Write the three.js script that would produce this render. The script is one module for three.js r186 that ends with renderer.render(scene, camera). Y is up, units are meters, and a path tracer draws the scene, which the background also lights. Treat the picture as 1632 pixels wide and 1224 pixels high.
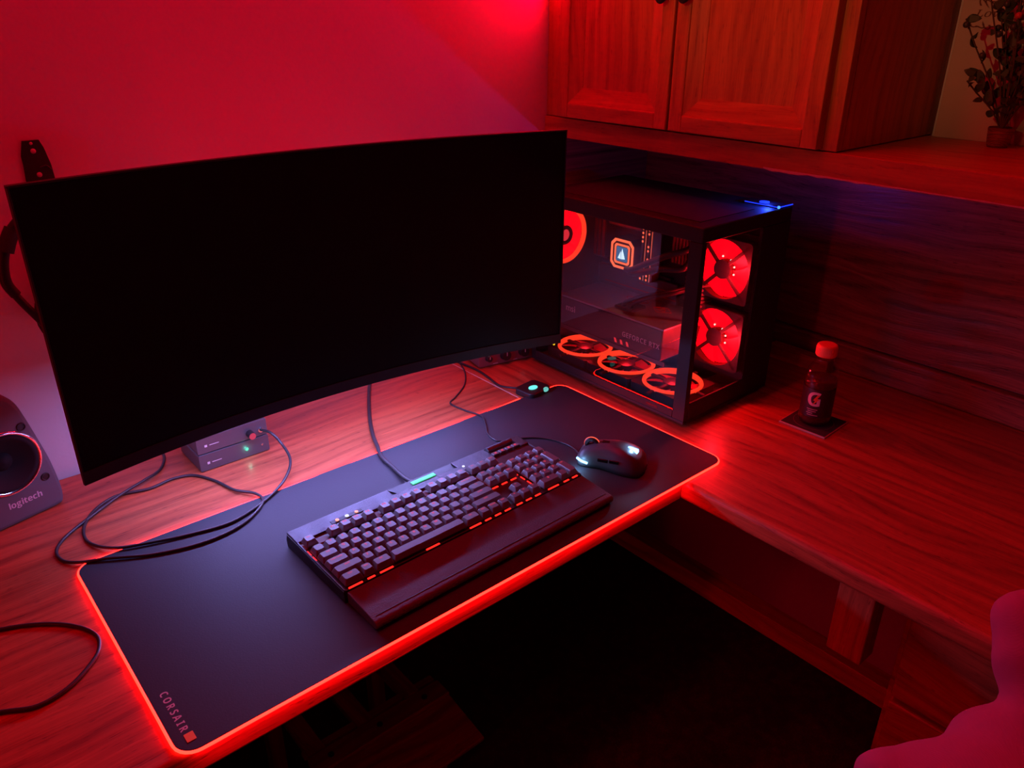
import * as THREE from 'three';
import { RoundedBoxGeometry } from 'three/addons/geometries/RoundedBoxGeometry.js';
import { mergeGeometries } from 'three/addons/utils/BufferGeometryUtils.js';
import { FontLoader } from 'three/addons/loaders/FontLoader.js';
import { MarchingCubes } from 'three/addons/objects/MarchingCubes.js';
import { RectAreaLightUniformsLib } from 'three/addons/lights/RectAreaLightUniformsLib.js';

RectAreaLightUniformsLib.init();
const scene = new THREE.Scene();
scene.background = new THREE.Color(0x000000);

// ------------------------------------------------------------------ camera
const camera = new THREE.PerspectiveCamera(52.2554, 1632 / 1224, 0.02, 30);
camera.position.set(-0.5753, 1.4313, 0.8459);
camera.rotation.order = 'YXZ';
camera.rotation.set(-0.4378, -0.7118, 0.0053);

// ------------------------------------------------------------------ light
const renderer = new THREE.WebGLRenderer({ antialias: true });
renderer.toneMapping = THREE.LinearToneMapping;
renderer.toneMappingExposure = 1.0;
renderer.shadowMap.enabled = true;

const RED = new THREE.Color().setRGB(1, 0.0, 0.02);
const LAVENDER = new THREE.Color().setRGB(0.33, 0.32, 1.0);
const LED_RED = new THREE.Color().setRGB(1, 0.004, 0.02);
const POWER = { ceiling: 41, floor: 28, back: 13, corner: 300, bar: 62, barFront: 165, matEdge: 13, matDown: 75, sideFan: 0.1, bottomFan: 0.02, mouse: 0.006, blue: 0.03, warm: 2.2 };

// ------------------------------------------------------------------ helpers
let seed = 7;
const rnd = () => { seed = (seed * 1664525 + 1013904223) >>> 0; return seed / 4294967296; };
const rr = (a, b) => a + (b - a) * rnd();
const V = (x, y, z) => new THREE.Vector3(x, y, z);
const taken = {};
function numbered(n) {
  const k = taken[n] = (taken[n] ?? -1) + 1;
  return k ? n + '_' + String(k).padStart(3, '0') : n;
}
function tag(o, label, category, group, kind) {
  o.userData.label = label;
  if (category) o.userData.category = category;
  if (group) o.userData.group = group;
  if (kind) o.userData.kind = kind;
  return o;
}
function thing(name, label, category, [x, y, z] = [0, 0, 0], turn = 0, group) {
  const o = new THREE.Group();
  o.name = numbered(name);
  o.position.set(x, y, z);
  o.rotation.y = turn;
  scene.add(o);
  return tag(o, label, category, group);
}
function mesh(name, geo, mat, parent = scene) {
  if (Array.isArray(geo)) geo = merge(geo);
  const m = new THREE.Mesh(geo, mat);
  m.name = parent === scene ? numbered(name) : name;
  m.castShadow = m.receiveShadow = true;
  parent.add(m);
  return m;
}
function part(name, parent, [x, y, z] = [0, 0, 0], rot) {
  const g = new THREE.Group();
  g.name = name;
  g.position.set(x, y, z);
  if (rot) g.rotation.set(...rot);
  parent.add(g);
  return g;
}
function merge(list) {
  return mergeGeometries(list.map((g) => {
    const n = g.index ? g.toNonIndexed() : g;
    for (const k of Object.keys(n.attributes)) if (!['position', 'normal', 'uv'].includes(k)) n.deleteAttribute(k);
    n.morphAttributes = {};
    return n;
  }), false);
}
// uv in metres, u along the grain axis
function grain(geo, axis = 'x', shift = 0) {
  const g = geo.index ? geo.toNonIndexed() : geo;
  g.computeVertexNormals();
  const p = g.attributes.position, n = g.attributes.normal, uv = new Float32Array(p.count * 2);
  const k = { x: 0, y: 1, z: 2 }[axis];
  for (let i = 0; i < p.count; i++) {
    const c = [p.getX(i), p.getY(i), p.getZ(i)], a = [Math.abs(n.getX(i)), Math.abs(n.getY(i)), Math.abs(n.getZ(i))];
    let face = a.indexOf(Math.max(...a));
    let u = c[k], v;
    if (face === k) { const r = [0, 1, 2].filter((q) => q !== k); u = c[r[0]] * 0.12; v = c[r[1]]; }
    else v = c[[0, 1, 2].find((q) => q !== k && q !== face)] + c[face] * 0.6;
    uv[i * 2] = u + shift; uv[i * 2 + 1] = v + shift * 0.37;
  }
  g.setAttribute('uv', new THREE.BufferAttribute(uv, 2));
  return g;
}
function box(w, h, d, x = 0, y = 0, z = 0, r = 0.002) {
  const rad = Math.min(r, w / 2.01, h / 2.01, d / 2.01);
  const g = rad > 0.0002 ? new RoundedBoxGeometry(w, h, d, 2, rad) : new THREE.BoxGeometry(w, h, d);
  g.translate(x, y, z);
  return g;
}
// box between two corners
const slab = (x0, x1, y0, y1, z0, z1, r = 0.002) => box(x1 - x0, y1 - y0, z1 - z0, (x0 + x1) / 2, (y0 + y1) / 2, (z0 + z1) / 2, r);
const cyl = (r0, r1, h, seg = 24) => new THREE.CylinderGeometry(r0, r1, h, seg);
function tube(points, r, seg = 0, rad = 8, closed = false) {
  const c = new THREE.CatmullRomCurve3(points.map((p) => V(...p)), closed, 'centripetal');
  return new THREE.TubeGeometry(c, seg || points.length * 8, r, rad, closed);
}
function roundedRect(w, h, r, x = 0, y = 0) {
  const s = new THREE.Shape(), a = w / 2, b = h / 2;
  s.moveTo(x - a + r, y - b); s.lineTo(x + a - r, y - b); s.absarc(x + a - r, y - b + r, r, -Math.PI / 2, 0);
  s.lineTo(x + a, y + b - r); s.absarc(x + a - r, y + b - r, r, 0, Math.PI / 2);
  s.lineTo(x - a + r, y + b); s.absarc(x - a + r, y + b - r, r, Math.PI / 2, Math.PI);
  s.lineTo(x - a, y - b + r); s.absarc(x - a + r, y - b + r, r, Math.PI, Math.PI * 1.5);
  return s;
}
const extrude = (shape, depth, bevel = 0, steps = 6) => new THREE.ExtrudeGeometry(shape, { depth, bevelEnabled: bevel > 0, bevelSize: bevel, bevelThickness: bevel, bevelSegments: 2, bevelOffset: -bevel, curveSegments: steps });

// ------------------------------------------------------------------ textures
function lattice(px, py, s) {
  let k = s * 2654435761 >>> 0;
  const a = new Float32Array(px * py);
  for (let i = 0; i < a.length; i++) { k = (k * 1664525 + 1013904223) >>> 0; a[i] = k / 4294967296; }
  return (x, y) => {
    x = ((x % px) + px) % px; y = ((y % py) + py) % py;
    const i = Math.floor(x), j = Math.floor(y), fx = x - i, fy = y - j;
    const u = fx * fx * (3 - 2 * fx), v = fy * fy * (3 - 2 * fy), i1 = (i + 1) % px, j1 = (j + 1) % py;
    return (a[j * px + i] * (1 - u) + a[j * px + i1] * u) * (1 - v) + (a[j1 * px + i] * (1 - u) + a[j1 * px + i1] * u) * v;
  };
}
function dataTex(w, h, fn, srgb) {
  const d = new Uint8Array(w * h * 4);
  for (let y = 0; y < h; y++) for (let x = 0; x < w; x++) {
    const c = fn(x / w, y / h), o = (y * w + x) * 4;
    d[o] = c[0] * 255; d[o + 1] = c[1] * 255; d[o + 2] = c[2] * 255; d[o + 3] = 255;
  }
  const t = new THREE.DataTexture(d, w, h, THREE.RGBAFormat);
  t.wrapS = t.wrapT = THREE.RepeatWrapping;
  t.magFilter = THREE.LinearFilter; t.minFilter = THREE.LinearMipmapLinearFilter; t.generateMipmaps = true;
  if (srgb) t.colorSpace = THREE.SRGBColorSpace;
  t.needsUpdate = true;
  return t;
}
const lerp = (a, b, t) => a + (b - a) * t;
// oak: tile is 1.0 m along the grain and 0.5 m across
function oak(s, light, dark, strength = 1) {
  const warp = lattice(5, 6, s), warp2 = lattice(11, 22, s + 1), ring = lattice(4, 64, s + 2), fine = lattice(24, 320, s + 3), pore = lattice(90, 420, s + 4), tone = lattice(3, 9, s + 5);
  const val = (u, v) => {
    const w = v + 0.055 * (warp(u * 5, v * 6) - 0.5) + 0.012 * (warp2(u * 11, v * 22) - 0.5);
    let r = 0.5 + 0.5 * Math.sin(2 * Math.PI * (w * 19 + 2.4 * warp(u * 5 + 2, v * 6 + 3)));
    r = Math.pow(r, 2.2);
    const f = fine(u * 24, w * 320), st = ring(u * 4, w * 64);
    let k = 0.22 * r * (0.1 + 1.2 * st) + 0.34 * st + 0.28 * f;
    const p = pore(u * 90, w * 420);
    if (p > 0.74) k += (p - 0.74) * 1.5 * (0.4 + r);
    k += 0.22 * (tone(u * 3, v * 9) - 0.5);
    return Math.min(1, Math.max(0, (k - 0.12) * 1.25 * strength));
  };
  const N = 1024, col = dataTex(N, N, (u, v) => { const k = val(u, v); return [0, 1, 2].map((i) => lerp(light[i], dark[i], k) / 255); }, true);
  const bmp = dataTex(N, N, (u, v) => { const k = 1 - val(u, v); return [k, k, k]; });
  for (const t of [col, bmp]) t.repeat.set(1, 2);
  return { map: col, bumpMap: bmp };
}
const deskOak = oak(3, [190, 96, 60], [112, 48, 30], 0.9);
const cabOak = oak(21, [200, 124, 60], [126, 62, 27], 0.7);
const darkOak = oak(40, [168, 104, 80], [78, 42, 31], 1);
const weave = dataTex(256, 256, (() => { const n = lattice(64, 64, 5); return (u, v) => { const k = 0.5 + 0.25 * Math.sin(u * 256 * Math.PI / 2) * Math.sin(v * 256 * Math.PI / 2) + 0.25 * (n(u * 64, v * 64) - 0.5); return [k, k, k]; }; })());
const orange = (() => { const n = lattice(96, 96, 9), m = lattice(24, 24, 10); return dataTex(512, 512, (u, v) => { const k = 0.6 * n(u * 96, v * 96) + 0.4 * m(u * 24, v * 24); return [k, k, k]; }); })();
const carpetTex = (() => { const n = lattice(128, 128, 12), m = lattice(16, 16, 13); return dataTex(512, 512, (u, v) => { const k = 0.55 + 0.3 * (n(u * 128, v * 128) - 0.5) + 0.2 * (m(u * 16, v * 16) - 0.5); return [k * 0.5, k * 0.42, k * 0.4]; }, true); })();
const brushTex = (() => { const n = lattice(4, 256, 15); return dataTex(64, 512, (u, v) => { const k = n(u * 4, v * 256); return [k, k, k]; }); })();
const rep = (t, x, y) => { const c = t.clone(); c.repeat.set(x, y); c.needsUpdate = true; return c; };

// ------------------------------------------------------------------ materials
const std = (o) => new THREE.MeshStandardMaterial(o);
const phys = (o) => new THREE.MeshPhysicalMaterial(o);
const lin = (r, g, b) => new THREE.Color().setRGB(r, g, b);
const glow = (r, g, b, k = 1, base = 0x111111) => std({ color: base, roughness: 0.5, emissive: lin(r, g, b), emissiveIntensity: k });
const M = {
  wall: std({ color: lin(0.72, 0.70, 0.68), roughness: 0.75, bumpMap: rep(orange, 3, 3), bumpScale: 0.00015 }),
  ceiling: std({ color: lin(0.75, 0.74, 0.72), roughness: 0.9 }),
  carpet: std({ map: rep(carpetTex, 4, 4), roughness: 1 }),
  desk: phys({ ...deskOak, bumpScale: 0.0004, roughness: 0.42, clearcoat: 0.35, clearcoatRoughness: 0.25 }),
  cab: std({ ...cabOak, bumpScale: 0.0006, roughness: 0.45 }),
  board: std({ ...darkOak, bumpScale: 0.0008, roughness: 0.42 }),
  chip: std({ color: lin(0.62, 0.5, 0.4), roughness: 0.8 }),
  mat: phys({ color: lin(0.028, 0.03, 0.037), roughness: 0.6, specularIntensity: 0.65, bumpMap: rep(weave, 12, 12), bumpScale: 0.0002, sheen: 0.5, sheenRoughness: 0.5, sheenColor: lin(0.5, 0.5, 0.55) }),
  matBase: std({ color: 0x0a0a0a, roughness: 0.9 }),
  black: std({ color: lin(0.012, 0.012, 0.013), roughness: 0.45 }),
  caseBlack: std({ color: lin(0.008, 0.008, 0.009), roughness: 0.62 }),
  blackMatte: std({ color: lin(0.02, 0.02, 0.022), roughness: 0.8 }),
  gloss: phys({ color: lin(0.006, 0.006, 0.007), roughness: 0.18 }),
  screen: phys({ color: lin(0.003, 0.003, 0.0035), roughness: 0.42, specularIntensity: 0.35 }),
  rubber: std({ color: lin(0.022, 0.022, 0.024), roughness: 0.42 }),
  alu: std({ color: lin(0.11, 0.11, 0.12), metalness: 0.9, roughness: 0.34, bumpMap: rep(brushTex, 1, 4), bumpScale: 0.0001 }),
  key: phys({ color: lin(0.1, 0.1, 0.108), roughness: 0.4, ior: 1.7, clearcoat: 1, clearcoatRoughness: 0.38 }),
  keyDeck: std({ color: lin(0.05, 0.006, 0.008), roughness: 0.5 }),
  palm: std({ color: lin(0.07, 0.07, 0.078), roughness: 0.6, bumpMap: rep(orange, 8, 8), bumpScale: 0.0004 }),
  chrome: std({ color: lin(0.8, 0.8, 0.82), metalness: 1, roughness: 0.12 }),
  steel: std({ color: lin(0.45, 0.45, 0.47), metalness: 1, roughness: 0.35 }),
  greyBox: std({ color: lin(0.11, 0.11, 0.12), metalness: 0.5, roughness: 0.45 }),
  print: std({ color: lin(0.55, 0.53, 0.52), roughness: 0.6 }),
  speaker: std({ color: lin(0.12, 0.12, 0.135), roughness: 0.5 }),
  mouse: std({ color: lin(0.06, 0.06, 0.065), roughness: 0.4 }),
  cone: phys({ color: lin(0.02, 0.016, 0.018), roughness: 0.7, specularIntensity: 0.3 }),
  glass: phys({ color: lin(0.72, 0.72, 0.74), roughness: 0.0, transmission: 1, thickness: 0, ior: 1.6 }),
  pcb: std({ color: lin(0.03, 0.03, 0.034), roughness: 0.55 }),
  sink: std({ color: lin(0.16, 0.15, 0.16), metalness: 0.6, roughness: 0.45 }),
  gpu: std({ color: lin(0.10, 0.10, 0.105), roughness: 0.45, metalness: 0.3 }),
  backplate: std({ color: lin(0.34, 0.33, 0.34), roughness: 0.32, metalness: 0.8 }),
  ring: glow(1.4, 0.06, 0.02, 1.0),
  ringHot: glow(1.5, 0.22, 0.09, 1.0),
  blade: std({ color: lin(0.5, 0.02, 0.02), roughness: 0.5, emissive: lin(0.95, 0.0, 0.003), emissiveIntensity: 4 }),  // emission stands in for LED light passing through translucent blades
  bladeDim: std({ color: lin(0.3, 0.02, 0.02), roughness: 0.5, emissive: lin(0.22, 0.0, 0.003), emissiveIntensity: 1 }),  // weaker emission, again painting LED light into the blades
  ledWhite: glow(1.4, 1.1, 0.9, 1.2),
  ledHot: glow(1.8, 0.5, 0.25, 1),
  redStroke: glow(0.9, 0.03, 0.05, 1),
  legend: glow(0.85, 0.05, 0.09, 1),
  keyLed: glow(1.6, 0.03, 0.02, 1),
  pumpWhite: glow(1.0, 1.3, 1.6, 1),
  pumpBlue: glow(0.03, 0.16, 0.35, 1),
  cyan: glow(0.12, 0.75, 0.7, 1.4),
  cyanDim: glow(0.12, 0.55, 0.5, 1),
  teal: glow(0.1, 0.75, 0.5, 1.1),
  mouseLed: glow(0.4, 0.95, 1.6, 2.2),
  wheelLed: glow(1.2, 0.14, 0.08, 1),
  blue: glow(0.01, 0.04, 1.1, 1.4),
  blueHot: glow(0.08, 0.4, 1.4, 1.3),
  amber: glow(1.0, 0.6, 0.02, 1.1),
  white: glow(0.85, 0.85, 1.0, 1.1),
  matEdge: glow(POWER.matEdge, 0.14, 0.08, 1, 0x331111),
};

// ------------------------------------------------------------------ setting
const WZ = -0.47, WX = 1.0, DY = 0.74, MY = 0.744;
function struct(name, geo, mat, label) {
  const m = mesh(name, geo, mat);
  m.userData.kind = 'structure';
  if (label) m.userData.label = label;
  return m;
}
function metreUV(g) { return grain(g, 'x'); }
struct('floor', metreUV(slab(-4.6, 1.1, -0.1, 0, -0.57, 5.1, 0)), M.carpet, 'dark carpeted floor beneath the desk');
struct('wall_back', metreUV(slab(-4.6, 1.1, 0, 2.5, WZ - 0.1, WZ, 0)), M.wall, 'plain wall behind the monitor, washed in red light');
struct('wall_right', metreUV(slab(WX, WX + 0.1, 0, 2.5, WZ, 5, 0)), M.wall, 'wall behind the wooden cabinet');
struct('wall_left', metreUV(slab(-4.6, -4.5, 0, 2.5, WZ, 5, 0)), M.wall, 'wall on the far side of the room');
struct('wall_front', metreUV(slab(-4.6, 1.1, 0, 2.5, 5, 5.1, 0)), M.wall, 'wall behind the viewer');
struct('ceiling', metreUV(slab(-4.6, 1.1, 2.5, 2.6, -0.57, 5.1, 0)), M.ceiling, 'plain pale ceiling');

// red LED strip fixed to the ceiling, above the desk
{
  const t = thing('ceiling_led_strip', 'red LED light strip fixed to the ceiling above the desk', 'light strip', [-0.12, 2.5, -0.02]);
  mesh('channel', slab(-0.8, 0.8, -0.02, 0, -0.03, 0.03), M.print, t);
  mesh('diffuser', slab(-0.79, 0.79, -0.028, -0.019, -0.024, 0.024), glow(1, 0.012, 0.035, 1.5), t);
  const l = new THREE.RectAreaLight(RED, POWER.ceiling, 1.58, 0.048);
  l.position.set(0, -0.0295, 0); l.rotation.x = -Math.PI / 2; t.add(l);
}
// red LED floor lamp at the left side of the room
{
  const t = thing('floor_lamp', 'slim red LED floor lamp standing left of the desk', 'lamp', [-2.3, 0, 0.4]);
  mesh('base', cyl(0.13, 0.14, 0.02, 32).translate(0, 0.01, 0), M.blackMatte, t);
  mesh('pole', slab(-0.012, 0.012, 0.02, 1.75, -0.024, 0.024), M.blackMatte, t);
  mesh('diffuser', slab(0.012, 0.016, 0.4, 1.7, -0.02, 0.02, 0.001), glow(1, 0.0, 0.024, 1.5), t);
  const l = new THREE.RectAreaLight(RED, POWER.floor, 0.04, 1.3);
  l.position.set(0.018, 1.05, 0); l.rotation.y = -Math.PI / 2; t.add(l);
}
// warm spot lamp across the room
{
  const t = thing('spot_lamp', 'small warm spot lamp hanging from the ceiling across the room', 'lamp', [-2.1, 2.1, 0.3]);
  const aim = V(2.75, -0.4, -0.22).normalize(), q = new THREE.Quaternion().setFromUnitVectors(V(0, 1, 0), aim);
  mesh('mount', cyl(0.04, 0.04, 0.02, 24).translate(0.07, 0.39, 0), M.steel, t);
  mesh('arm', cyl(0.007, 0.007, 0.39, 12).translate(0.07, 0.195, 0), M.steel, t);
  mesh('shade', new THREE.LatheGeometry([[0.012, 0], [0.03, 0.012], [0.036, 0.06], [0.034, 0.06], [0.028, 0.014], [0, 0.006]].map(([a, b]) => new THREE.Vector2(a, b)), 28).applyQuaternion(q).translate(0.07, 0, 0), M.steel, t);
  mesh('lens', new THREE.CircleGeometry(0.028, 28).rotateX(-Math.PI / 2).translate(0, 0.045, 0).applyQuaternion(q).translate(0.07, 0, 0), glow(1, 0.5, 0.2, 1.2), t);
  const l = new THREE.SpotLight(lin(1, 0.46, 0.16), POWER.warm, 0, 0.19, 0.5);
  l.position.set(0.07, 0, 0).addScaledVector(aim, 0.065); l.target.position.copy(l.position).add(aim); t.add(l.target); l.shadow.radius = 1; l.castShadow = true; t.add(l);
}
// ------------------------------------------------------------------ desks
const SEAM = 0.357, FRONT = 0.1965, TH = 0.036;
function edgeProfile(depth, th, r) { // x: 0 = front edge, negative = back
  const s = new THREE.Shape();
  s.moveTo(-depth, 0); s.lineTo(-depth, -th); s.lineTo(-r, -th);
  s.absarc(-r, -th + r, r, -Math.PI / 2, 0); s.lineTo(0, -r); s.absarc(-r, -r, r, 0, Math.PI / 2); s.lineTo(-depth, 0);
  return s;
}
{
  const t = thing('writing_desk', 'oak desk along the red wall, under the monitor and mouse mat', 'desk', [0, 0, 0]);
  const top = extrude(edgeProfile(FRONT - WZ - 0.002, TH, 0.006), SEAM - 0.0015 + 1.3, 0, 5);
  top.rotateY(-Math.PI / 2); // profile x -> z
  top.translate(SEAM - 0.0015, DY, FRONT);
  mesh('desktop', grain(top, 'x', 0.13), M.desk, t);
  mesh('leg_panel', grain(slab(-1.26, -1.235, 0, DY - TH, WZ + 0.01, 0.18), 'y'), M.desk, t);
  mesh('leg_panel', grain(slab(-0.72, -0.695, 0, DY - TH, WZ + 0.01, -0.25), 'y', 0.4), M.desk, t);
  mesh('back_rail', grain(slab(-1.235, 0.33, 0.6, DY - TH, WZ + 0.01, WZ + 0.03), 'x', 0.2), M.desk, t);
}
{
  const t = thing('return_desk', 'oak side desk running along the cabinet wall, holding the bottle', 'desk', [0, 0, 0]);
  const top = extrude(edgeProfile(WX - SEAM - 0.002, TH, 0.01), 1.75, 0, 5);
  top.rotateY(Math.PI); // profile x -> -x, extrusion -> -z
  top.translate(SEAM, DY, 1.28);
  mesh('desktop', grain(top, 'z', 0.31), M.desk, t);
  tag(mesh('worn_edge', slab(SEAM - 0.001, SEAM + 0.0012, DY - 0.004, DY + 0.0005, WZ + 0.004, -0.215, 0), M.chip, t), 'pale worn edge at the joint of the desks');
  mesh('post', grain(slab(0.385, 0.425, 0.565, DY - TH, 0.468, 0.522), 'y', 0.6), M.desk, t);
  mesh('drawer_case', grain(slab(0.44, 0.96, 0.05, DY - TH, 0.55, 1.2), 'z', 0.7), M.desk, t);
  for (const [a, b] of [[0.07, 0.28], [0.29, 0.5], [0.51, 0.69]]) {
    const d = mesh('drawer', grain(slab(0.425, 0.442, a, b, 0.56, 1.19, 0.004), 'z', a), M.desk, t);
    mesh('knob', new THREE.SphereGeometry(0.012, 14, 10).translate(0.414, (a + b) / 2, 0.875), M.steel, d);
  }
  mesh('plinth', slab(0.46, 0.94, 0, 0.05, 0.57, 1.18), M.blackMatte, t);
  mesh('stretcher', grain(slab(0.585, 0.625, 0.325, 0.37, -0.44, 0.55), 'z', 0.9), M.desk, t);
  mesh('leg_panel', grain(slab(0.38, 0.99, 0, DY - TH, -0.465, -0.44), 'y', 0.5), M.desk, t);
}
// ------------------------------------------------------------------ hutch: shelf, dark back boards
{
  const t = thing('hutch_shelf', 'long oak shelf with dark back boards above the side desk', 'shelf', [0, 0, 0]);
  mesh('shelf_board', grain(slab(0.65, WX - 0.014, 1.198, 1.238, WZ + 0.003, 1.2, 0.001), 'z', 0.25), M.cab, t);
  mesh('lipping', grain(slab(0.6485, 0.65, 1.1985, 1.2375, WZ + 0.003, 1.2, 0), 'z', 0.75), M.cab, t);
  mesh('back_board', grain(slab(WX - 0.012, WX - 0.001, 0.806, 1.198, WZ + 0.003, 1.2, 0), 'z', 0.15), M.board, t);
  mesh('end_board', grain(slab(0.655, WX - 0.013, DY + 0.001, 1.197, WZ + 0.002, WZ + 0.014, 0), 'z', 0.5), M.board, t);
  mesh('upstand', grain(slab(WX - 0.024, WX - 0.001, DY + 0.001, 0.802, WZ + 0.016, 1.2, 0.004), 'z', 0.05), M.board, t);
  // worn pale edge along the bottom of the shelf, chipped
  const s = new THREE.Shape();
  s.moveTo(0.085, 1.2015);
  const top = [], n = 60;
  for (let i = 0; i <= n; i++) { const z = 0.085 + (1.1 - 0.085) * i / n; s.lineTo(z, 1.2012 + (i % 7 === 0 ? 0.0006 : 0)); }
  for (let i = n; i >= 0; i--) { const z = 0.085 + (1.1 - 0.085) * i / n; const chip = z < 0.2 ? rr(0.001, 0.0045) : (rnd() < 0.12 ? rr(0.002, 0.004) : rr(0.0006, 0.0014)); s.lineTo(z, 1.2003 - chip); }
  const g = extrude(s, 0.0014); g.rotateY(-Math.PI / 2); g.translate(0.6488, 0, 0);
  tag(mesh('worn_edge', g, M.chip, t), 'pale chipped lower edge of the shelf');
}
{
  const t = thing('wall_cabinet', 'oak wall cabinet with two raised frame doors above the computer', 'cabinet', [0, 0, 0]);
  const y0 = 1.2395, y1 = 2.1, z1 = 0.2;
  mesh('body', grain(slab(0.672, WX - 0.002, y0, y1, WZ + 0.002, z1 - 0.001, 0.002), 'y', 0.3), M.cab, t);
  // side that faces the room end is a board of its own
  mesh('side_panel', grain(slab(0.672, WX - 0.002, y0, y1, z1, z1 + 0.008, 0.002), 'y', 0.7), M.cab, t);
  // face frame
  mesh('stile', grain(slab(0.653, 0.671, y0, y1, WZ + 0.002, -0.405), 'y', 0.1), M.cab, t);
  mesh('stile', grain(slab(0.653, 0.671, y0, y1, 0.178, z1 + 0.008), 'y', 0.52), M.cab, t);
  mesh('stile', grain(slab(0.653, 0.671, y0, y1, -0.14, -0.1), 'y', 0.33), M.cab, t);
  mesh('rail', grain(slab(0.653, 0.671, y0, y0 + 0.02, -0.404, 0.177), 'z', 0.61), M.cab, t);
  mesh('rail', grain(slab(0.653, 0.671, y1 - 0.05, y1, -0.404, 0.177), 'z', 0.44), M.cab, t);
  function door(za, zb, sh, knobZ) {
    const d = part('door', t, [0, 0, 0]);
    const ya = y0 + 0.003, yb = y1 - 0.02, w = 0.029, x0 = 0.634, x1 = 0.652, b = 0.03;
    // mitred-looking frame members with a moulded inner bevel
    const member = (name, pts, ax, shf) => {
      const s = new THREE.Shape(pts.map(([z, y]) => new THREE.Vector2(z, y)));
      const g = extrude(s, x1 - x0, 0.0025); g.rotateY(-Math.PI / 2); g.translate(x1, 0, 0);
      mesh(name, grain(g, ax, shf), M.cab, d);
    };
    member('frame_stile', [[za, ya], [za + w, ya], [za + w, yb], [za, yb]], 'y', sh);
    member('frame_stile', [[zb - w, ya], [zb, ya], [zb, yb], [zb - w, yb]], 'y', sh + 0.2);
    member('frame_rail', [[za + w, ya], [zb - w, ya], [zb - w, ya + w], [za + w, ya + w]], 'z', sh + 0.5);
    member('frame_rail', [[za + w, yb - w], [zb - w, yb - w], [zb - w, yb], [za + w, yb]], 'z', sh + 0.7);
    // sloping moulding between frame and panel
    const slope = (name, a, bq, c, e, ax, shf) => {
      const P = (q, x) => [x, q[1], q[0]];
      const v = [P(a, x0 + 0.001), P(bq, x0 + 0.001), P(c, x0 + 0.011), P(e, x0 + 0.011)];
      const back = v.map((q) => [x1, q[1], q[2]]);
      const f = [[v[0], v[1], v[2]], [v[0], v[2], v[3]], [back[0], back[2], back[1]], [back[0], back[3], back[2]]];
      for (let i = 0; i < 4; i++) { const j = (i + 1) % 4; f.push([v[i], back[j], v[j]], [v[i], back[i], back[j]]); }
      const g = new THREE.BufferGeometry();
      g.setAttribute('position', new THREE.Float32BufferAttribute(f.flat(2), 3));
      mesh(name, grain(g, ax, shf), M.cab, d);
    };
    const Z0 = za + w, Z1 = zb - w, Y0 = ya + w, Y1 = yb - w;
    slope('moulding', [Z0, Y0], [Z0, Y1], [Z0 + b, Y1 - b], [Z0 + b, Y0 + b], 'y', sh + 0.11);
    slope('moulding', [Z1, Y1], [Z1, Y0], [Z1 - b, Y0 + b], [Z1 - b, Y1 - b], 'y', sh + 0.27);
    slope('moulding', [Z1, Y0], [Z0, Y0], [Z0 + b, Y0 + b], [Z1 - b, Y0 + b], 'z', sh + 0.39);
    slope('moulding', [Z0, Y1], [Z1, Y1], [Z1 - b, Y1 - b], [Z0 + b, Y1 - b], 'z', sh + 0.55);
    mesh('panel', grain(slab(x0 + 0.012, x1, Y0 + b - 0.004, Y1 - b + 0.004, Z0 + b - 0.004, Z1 - b + 0.004, 0.001), 'y', sh + 0.83), M.cab, d);
    const k = new THREE.LatheGeometry([[0, 0.022], [0.009, 0.021], [0.012, 0.016], [0.01, 0.011], [0.005, 0.008], [0.006, 0]].map(([a, c]) => new THREE.Vector2(a, c)), 20);
    k.rotateZ(Math.PI / 2); k.translate(x0, 1.466, knobZ);
    tag(mesh('knob', k, M.blackMatte, d), 'small dark door knob');
  }
  door(-0.412, -0.122, 0.02, -0.145);
  door(-0.116, 0.184, 0.45, -0.095);
  // red LED strip on the edge of the cabinet, above the picture
  const s = part('led_strip', t);
  mesh('led_channel', slab(0.648, 0.653, 1.478, 2.09, -0.43, -0.414), M.print, s);
  mesh('led_diffuser', slab(0.6465, 0.648, 1.482, 2.085, -0.428, -0.416, 0), glow(1, 0.012, 0.035, 1.5), s);
  const l = new THREE.RectAreaLight(RED, POWER.corner, 0.01, 0.6);
  l.position.set(0.6455, 1.784, -0.422); l.rotation.y = Math.PI / 2; t.add(l);
}
// ------------------------------------------------------------------ lettering
const loader = new FontLoader();
const bold = await loader.loadAsync('fonts/droid/droid_sans_bold.typeface.json');
const regular = await loader.loadAsync('fonts/droid/droid_sans_regular.typeface.json');
function letters(text, size, font = bold, spacing = 0, seg = 3) { // flat shapes in xy, centred
  const gs = [];
  let x = 0;
  for (const ch of spacing ? [...text] : [text]) {
    if (ch === ' ') { x += size * 0.4 + spacing; continue; }
    const g = new THREE.ShapeGeometry(font.generateShapes(ch, size), seg);
    g.computeBoundingBox();
    const w = g.boundingBox.max.x;
    g.translate(x, 0, 0); x += w + spacing;
    gs.push(g);
  }
  const g = merge(gs);
  g.computeBoundingBox();
  const b = g.boundingBox;
  g.translate(-(b.min.x + b.max.x) / 2, -(b.min.y + b.max.y) / 2, 0);
  return g;
}
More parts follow.
